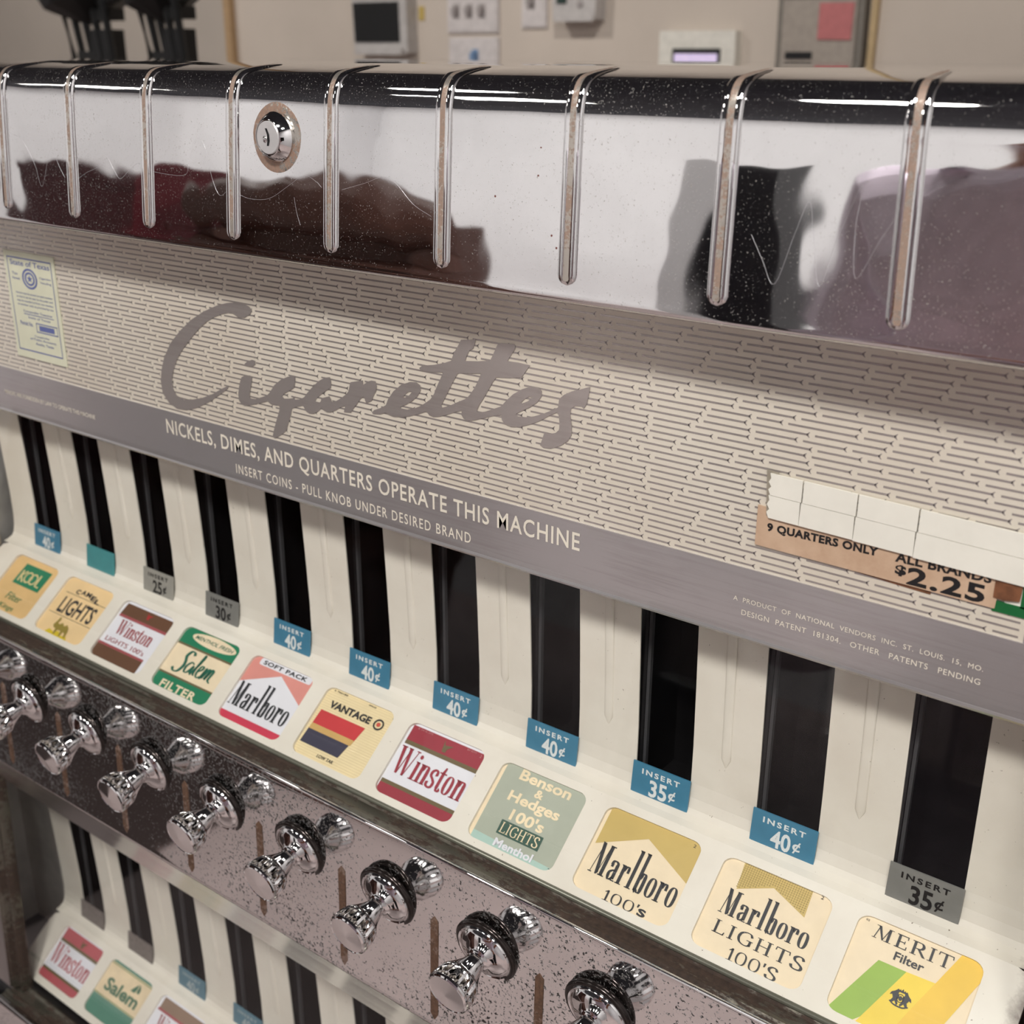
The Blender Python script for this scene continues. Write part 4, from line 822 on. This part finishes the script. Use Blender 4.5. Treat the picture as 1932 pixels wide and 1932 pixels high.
K_ = ink('card_black', 44, 46, 50); GOLD = ink('card_gold', 202, 176, 106); GRN_ = ink('card_green', 34, 126, 90); RED_ = ink('card_crimson', 156, 56, 68); OLV = ink('card_olive', 112, 98, 70)
# 0: green block card
def mono(f, txt, x0, y0, x1, y1, w):
    pass
o, put = card(0, plain('card_orange_cream', srgb(232, 194, 134), .42, coat=.35, var=.12, scale=14), 'orange-cream card with a green lettered block, leftmost on the upper shelf')
put('green_block', GRN_, lambda f: f.poly([(.26, .10), (.86, .10), (.84, .49), (.235, .49)]))
put('lettering', ink('kcream', 226, 206, 150), lambda f: [f.raw(*nib(p, .032, .032, smooth=False)) for p in ([(.31, .22), (.31, .43)], [(.40, .22), (.32, .32), (.41, .43)], [(.70, .20), (.70, .41), (.78, .41)])] +
    [f.poly(ell(cx_, .315, .085, .105, 28), ell(cx_, .315, .062, .078, 28)) for cx_ in (.48, .595)])
put('small_lettering', ink('kgreen', 74, 128, 84), lambda f: (f.text('Filter', (.32, .65, .665, .78), .005, shear=.2), f.text('Kings', (.30, .86, .64, .975), .005, shear=.2)))
# 1: camel lights
o, put = card(1, PEACH, 'peach card with black lights lettering and a small yellow camel drawing')
put('lettering', K_, lambda f: ([f.text(c, (.275+.105*i+(.01 if i > 2 else 0), .165-.035*math.sin(i*.9+.3)+.012*i*0, .36+.112*i, .25-.035*math.sin(i*.9+.3)), .045) for i, c in enumerate('CAMEL')],
    f.text('LIGHTS', (.16, .335, .875, .625), .02), f.rect(.10, .262, .99, .270), f.rect(.05, .655, .94, .663)))
CY = ink('camel_yellow', 214, 190, 44); CO = ink('camel_olive', 150, 132, 60)
put('camel_ground', CY, lambda f: f.poly([(.22, 1.0), (.28, .92), (.4, .95), (.46, .9), (.56, .96), (.64, .93), (.70, 1.0)]))
put('camel_drawing', CO, lambda f: f.poly([(.30, .84), (.33, .74), (.335, .69), (.36, .685), (.375, .72), (.36, .78), (.40, .80), (.45, .755), (.5, .80), (.545, .76), (.60, .80), (.625, .86), (.64, .97), (.61, .97), (.59, .9), (.55, .89), (.54, .98), (.51, .98), (.50, .89), (.43, .89), (.42, .98), (.39, .98), (.38, .88), (.34, .88)]))
# 2: brown banded lights card
BRN_ = ink('card_brown', 104, 72, 52); ROSE = ink('card_rose', 164, 84, 88)
o, put = card(2, WHT, 'white card with brown bands top and bottom and thin red lettering')
put('brown_bands', BRN_, lambda f: (f.poly([(.05, .04), (.985, .04), (.965, .235), (.03, .235)]), f.rect(-.02, .79, .90, 1.02)))
put('rose_stripes', ROSE, lambda f: (f.rect(.035, .235, .965, .28), f.rect(0, .75, .90, .79)))
put('bird_mark', ink('bird_red', 172, 48, 52), lambda f: f.poly([(.49, .06), (.52, .10), (.60, .085), (.55, .13), (.55, .17), (.51, .17), (.50, .12)]))
put('lettering', ROSE, lambda f: (letters(f, 'Winston', (.14, .31, .83, .56)), f.text('LIGHTS 100\'s', (.08, .63, .84, .71), .004)))
# 3: green and cream menthol card
o, put = card(3, CRM, 'cream card with green bands, an oval menthol badge and green script lettering')
put('gold_lines', OLV, lambda f: (f.rect(-.03, .262, 1.03, .292), f.rect(-.03, .755, 1.03, .785)))
put('green_bands', GRN_, lambda f: (f.rect(-.03, -.03, 1.03, .262), f.rect(-.03, .785, 1.03, 1.03)))
put('oval_badge', CRM, lambda f: f.poly(ell(.545, .105, .39, .095, 36)))
put('lettering', ink('dark_green', 40, 104, 84), lambda f: (f.text('MENTHOL FRESH', (.21, .075, .89, .135), .015, shear=.3),
   [f.raw(*nib(p, t_, t_*.45)) for p, t_ in (([(.385, .38), (.36, .335), (.31, .335), (.27, .42), (.30, .50), (.31, .58), (.27, .68), (.2, .70), (.16, .65)], .045),
    ([(.46, .50), (.41, .48), (.36, .56), (.37, .65), (.42, .64), (.47, .52), (.46, .62), (.49, .66)], .032), ([(.48, .64), (.53, .48), (.555, .34), (.545, .32), (.52, .5), (.52, .63), (.55, .65)], .03),
    ([(.57, .57), (.62, .52), (.62, .47), (.58, .49), (.565, .6), (.6, .66), (.65, .62)], .03), ([(.65, .66), (.68, .47), (.67, .64), (.72, .48), (.745, .5), (.725, .64), (.77, .47), (.80, .49), (.785, .62), (.83, .66)], .034))]))
put('filter_lettering', CRM, lambda f: f.text('FILTER', (.15, .865, .78, .99), .03, sp=1.1))
# chevron cards
def marl(put, box, inkm=K_): put('lettering', inkm, lambda f: letters(f, 'Marlboro', box))
PINK = ink('faded_red', 222, 148, 138); RB_ = ink('bottom_red', 206, 62, 86)
o, put = card(4, WHT, 'white soft pack card with a faded red chevron and tall black lettering')
put('red_chevron', PINK, lambda f: f.poly([(.0, -.02), (1.0, -.02), (.985, .43), (.515, .145), (.0, .43)]))
put('white_pill', WHT, lambda f: f.poly(rrect(.11, .0, .95, .105, .03)))
put('red_band', RB_, lambda f: f.rect(-.02, .89, .98, 1.0))
put('pill_lettering', K_, lambda f: f.text('SOFT PACK', (.17, .02, .88, .085), .03, sp=1.1))
marl(put, (.02, .33, .935, .80))
# 5: red/navy block card
o, put = card(5, plain('card_ribbed_cream', srgb(240, 222, 178), .45, coat=.3, var=.04, scale=100), 'cream card with red, gold and navy blocks and a small target mark')
put('fine_lines', ink('ribline', 226, 206, 160), lambda f: [f.rect(-.03, .02+.035*i, 1.03, .028+.035*i) for i in range(29)])
put('red_block', ink('vred', 200, 62, 66), lambda f: f.poly([(.055, .335), (.715, .335), (.675, .545), (.045, .545)]))
put('gold_block', ink('vgold', 206, 168, 104), lambda f: f.poly([(.045, .545), (.675, .545), (.66, .63), (.04, .63)]))
put('navy_block', ink('vnavy', 62, 60, 78), lambda f: f.poly([(.04, .63), (.645, .63), (.60, .835), (.03, .835)]))
put('lettering', K_, lambda f: (f.text('VANTAGE', (.125, .165, .73, .27), .035, shear=.0), f.text('LOW TAR', (.345, .895, .58, .94), .01, shear=.2), f.text('E 766180', (.08, .015, .28, .04), 0), f.text('60633', (.6, .015, .7, .04), 0), f.poly(ell(.845, .222, .068, .078), ell(.845, .222, .05, .055)), f.text('2', (.965, .05, .985, .08), 0)))
put('target_center', ink('vdot', 206, 88, 70), lambda f: f.poly(ell(.845, .222, .026, .03)))
# 6: maroon banded card
def banded(put, redm, olvm, whitem_text, q=0):
    put('red_bands', redm, lambda f: (f.rect(.03, .03, .985, .24), f.rect(.01, .86, .98, 1.02)))
    put('olive_stripes', olvm, lambda f: (f.rect(.032, .24, .985, .295), f.rect(.012, .81, .98, .86)))
    put('bird_mark', olvm, lambda f: f.poly([(.47, .06), (.50, .12), (.60, .10), (.54, .16), (.54, .21), (.49, .21), (.48, .13)]))
    letters_box = (.035, .325, .965, .70)
    put('lettering', redm, lambda f: letters(f, 'Winston', letters_box))
o, put = card(6, WHT, 'white card with maroon bands and large maroon serif lettering on the upper shelf')
banded(put, RED_, OLV, None)
put('small_print', ink('pinkprint', 206, 150, 150), lambda f: (f.text('B 54 A 575', (.1, .045, .3, .065)), f.text('BY KITT', (.76, .045, .88, .065)), f.text('2', (.93, .05, .95, .09))))
# 7: sage menthol card
SAGE = ink('card_sage', 174, 180, 164); SAGE2 = ink('card_aqua', 176, 204, 194)
o, put = card(7, CRM, 'sage green menthol card with cream lettering and a dark lights block')
put('sage_field', SAGE, lambda f: f.poly([(.035, -.03), (.99, -.03), (.99, 1.03), (.045, 1.03)]))
put('aqua_band', SAGE2, lambda f: f.poly([(.045, .90), (.99, .94), (.99, 1.03), (.045, 1.03)]))
put('lettering', plain('card_cream_ink', srgb(242, 224, 188), .42), lambda f: (f.text('Benson', (.222, .005, .82, .14), .03), f.text('&', (.46, .165, .56, .27), .03), f.text('Hedges', (.212, .29, .81, .46), .03), f.text("100's", (.33, .485, .72, .63), .03)))
put('dark_block', ink('blkgreen', 62, 92, 80), lambda f: f.poly([(.275, .655), (.765, .655), (.77, .83), (.28, .83)]))
put('block_lettering', plain('card_cream_ink', srgb(242, 224, 188), .42), lambda f: letters(f, 'LIGHTS', (.30, .675, .745, .81)))
put('white_lettering', WHT, lambda f: f.text('Menthol', (.31, .88, .76, .98), .03))
put('small_digit', K_, lambda f: f.text('2', (.95, .945, .975, .985)))
# 8, 9: gold chevron cards
o, put = card(8, CRM, 'cream card with a solid gold chevron and tall black lettering above 100s')
put('gold_chevron', GOLD, lambda f: f.poly([(.035, -.03), (.985, -.03), (.99, .462), (.493, .178), (.035, .462)]))
marl(put, (.085, .325, .96, .79))
put('number_lettering', K_, lambda f: (letters(f, "100'", (.335, .875, .69, .995)), f.text('s', (.69, .905, .77, .99), .02), f.text('2', (.905, .03, .93, .065))))
o, put = card(9, CRM, 'cream card with a dotted gold chevron and black lights lettering')
put('gold_chevron', GOLD, lambda f: f.poly([(.165, -.03), (.795, -.03), (.81, .28), (.484, .126), (.19, .29)]))
put('chevron_dots', ink('golddot', 150, 130, 72), lambda f: [f.rect(.185+.0215*i-.005, -.02+.0235*j-.006, .185+.0215*i+.005, -.02+.0235*j+.006) for i in range(29) for j in range(13) if -.02+.0235*j < (.285-(.185+.0215*i-.19)*.56 if .185+.0215*i < .484 else .126+(.185+.0215*i-.484)*.47)-.012])
marl(put, (.118, .245, .915, .595))
put('lower_lettering', K_, lambda f: (letters(f, 'LIGHTS', (.14, .655, .955, .80), track=.12), letters(f, "100'S", (.345, .865, .79, 1.0))))
put('small_digit', K_, lambda f: f.text('2', (.875, .0, .9, .035)))
# 10: green/yellow card with crest
o, put = card(10, CRM, 'cream card with green and yellow slanted stripes and a black crest, rightmost')
put('green_stripe', ink('mgreen', 150, 184, 74), lambda f: f.poly([(.25, .365), (.475, .362), (.30, .90), (.20, 1.03), (0.0, 1.03), (.03, .95)]))
put('yellow_stripe', ink('myellow', 240, 210, 70), lambda f: f.poly([(.475, .362), (.70, .35), (.82, -.03), (.95, -.03), (1.02, .1), (.97, .26), (.75, 1.03), (.24, 1.03)]))
put('orange_stripe', ink('morange', 238, 196, 66), lambda f: f.poly([(.70, .35), (.82, -.03), (.95, -.03), (1.02, .1), (.97, .26), (.79, .86), (.74, 1.03), (.49, 1.03), (.60, .66)]))
put('lettering', K_, lambda f: (letters(f, 'mERIT', (.135, .045, .77, .178), track=.1), f.text('Filter', (.348, .22, .585, .305), .02), f.text('02', (.05, .03, .08, .05))))
def crest(f):
    H = [(.0, .0), (.02, -.03), (.035, -.02), (.03, .01), (.045, .04), (.035, .075), (.05, .11), (.04, .125), (.02, .09), (.005, .11), (-.012, .105), (.0, .07), (-.012, .04), (-.03, .05), (-.022, .02)]
    for s in (1, -1): f.poly([(.502+s*(-.055+x*1.0), .57+y) for x, y in H])
    f.poly(ell(.502, .62, .028, .042, 18), ell(.502, .62, .022, .034, 18)); f.poly(ell(.502, .62, .014, .024, 12))
    f.poly([(.478, .565), (.482, .535), (.492, .55), (.502, .525), (.512, .55), (.522, .535), (.526, .565)])
    f.raw(*nib([(.43, .675), (.465, .695), (.502, .70), (.54, .695), (.575, .67)], .012, .014))
put('crest', K_, crest)
# lower shelf cards
o, put = card(0, WHT, 'white card with rose bands and red serif lettering, leftmost on the lower shelf', sm2, -.17)
banded(put, ink('faded_crimson', 184, 92, 98), OLV, None)
o, put = card(1, plain('card_pale_peach', srgb(232, 212, 176), .45, coat=.3), 'cream and green card with block lettering and a leaf mark on the lower shelf', sm2, -.17)
G2 = ink('soft_green', 92, 140, 122); G3 = ink('letter_green', 76, 116, 92)
put('green_bands', G2, lambda f: (f.rect(0, -.03, 1.03, .05), f.rect(-.03, .66, 1.03, 1.03)))
put('thin_lines', ink('line_green', 120, 140, 84), lambda f: (f.rect(0, .065, 1.03, .08), f.rect(-.03, .635, 1.03, .65)))
put('lettering', G3, lambda f: (f.text('Salem', (.12, .30, .88, .54), .03), f.poly([(.66, .22), (.72, .13), (.73, .24), (.71, .3), (.62, .3)]), f.poly([(.74, .12), (.80, .2), (.80, .28), (.745, .28)])))
o, put = card(2, WHT, 'white card with brown band, third on the lower shelf, cut by the photo bottom', sm2, -.17)
BR2 = ink('faded_brown', 142, 118, 100)
put('brown_bands', BR2, lambda f: (f.rect(.05, .04, .985, .235), f.rect(-.02, .79, .90, 1.02)))
put('rose_stripes', ROSE, lambda f: (f.rect(.035, .235, .965, .28), f.rect(0, .75, .90, .79)))
put('lettering', ROSE, lambda f: letters(f, 'Winston', (.14, .31, .83, .56)))
# ---- cabinet body behind and below
SIDE = plain('grey_cabinet_paint', srgb(96, 96, 98), .45)
build('cabinet_body', SIDE, m_, lambda b: (b.box(-1.75, -1.62, 5.9, 14, -14.0, -1.42), b.box(13.2, 13.3, 5.9, 14, -14, -1.42), b.box(-1.7, 13.2, 13.9, 14, -14, -1.42), b.box(11.25, 13.2, 6.3, 6.45, -14, -1.42), b.box(-1.65, -.72, 6.5, 6.6, -6.1, -3.4), b.box(-1.65, 13.2, 5.6, 14, -14.2, -14.0)))
build('base_cabinet', SIDE, m_, lambda b: b.box(-1.75, 13.3, 5.4, 14, FLOOR, -14.2))
build('coin_tray', CHROME, m_, lambda b: b.box(3, 8, 5.0, 5.4, -16.2, -15.4))
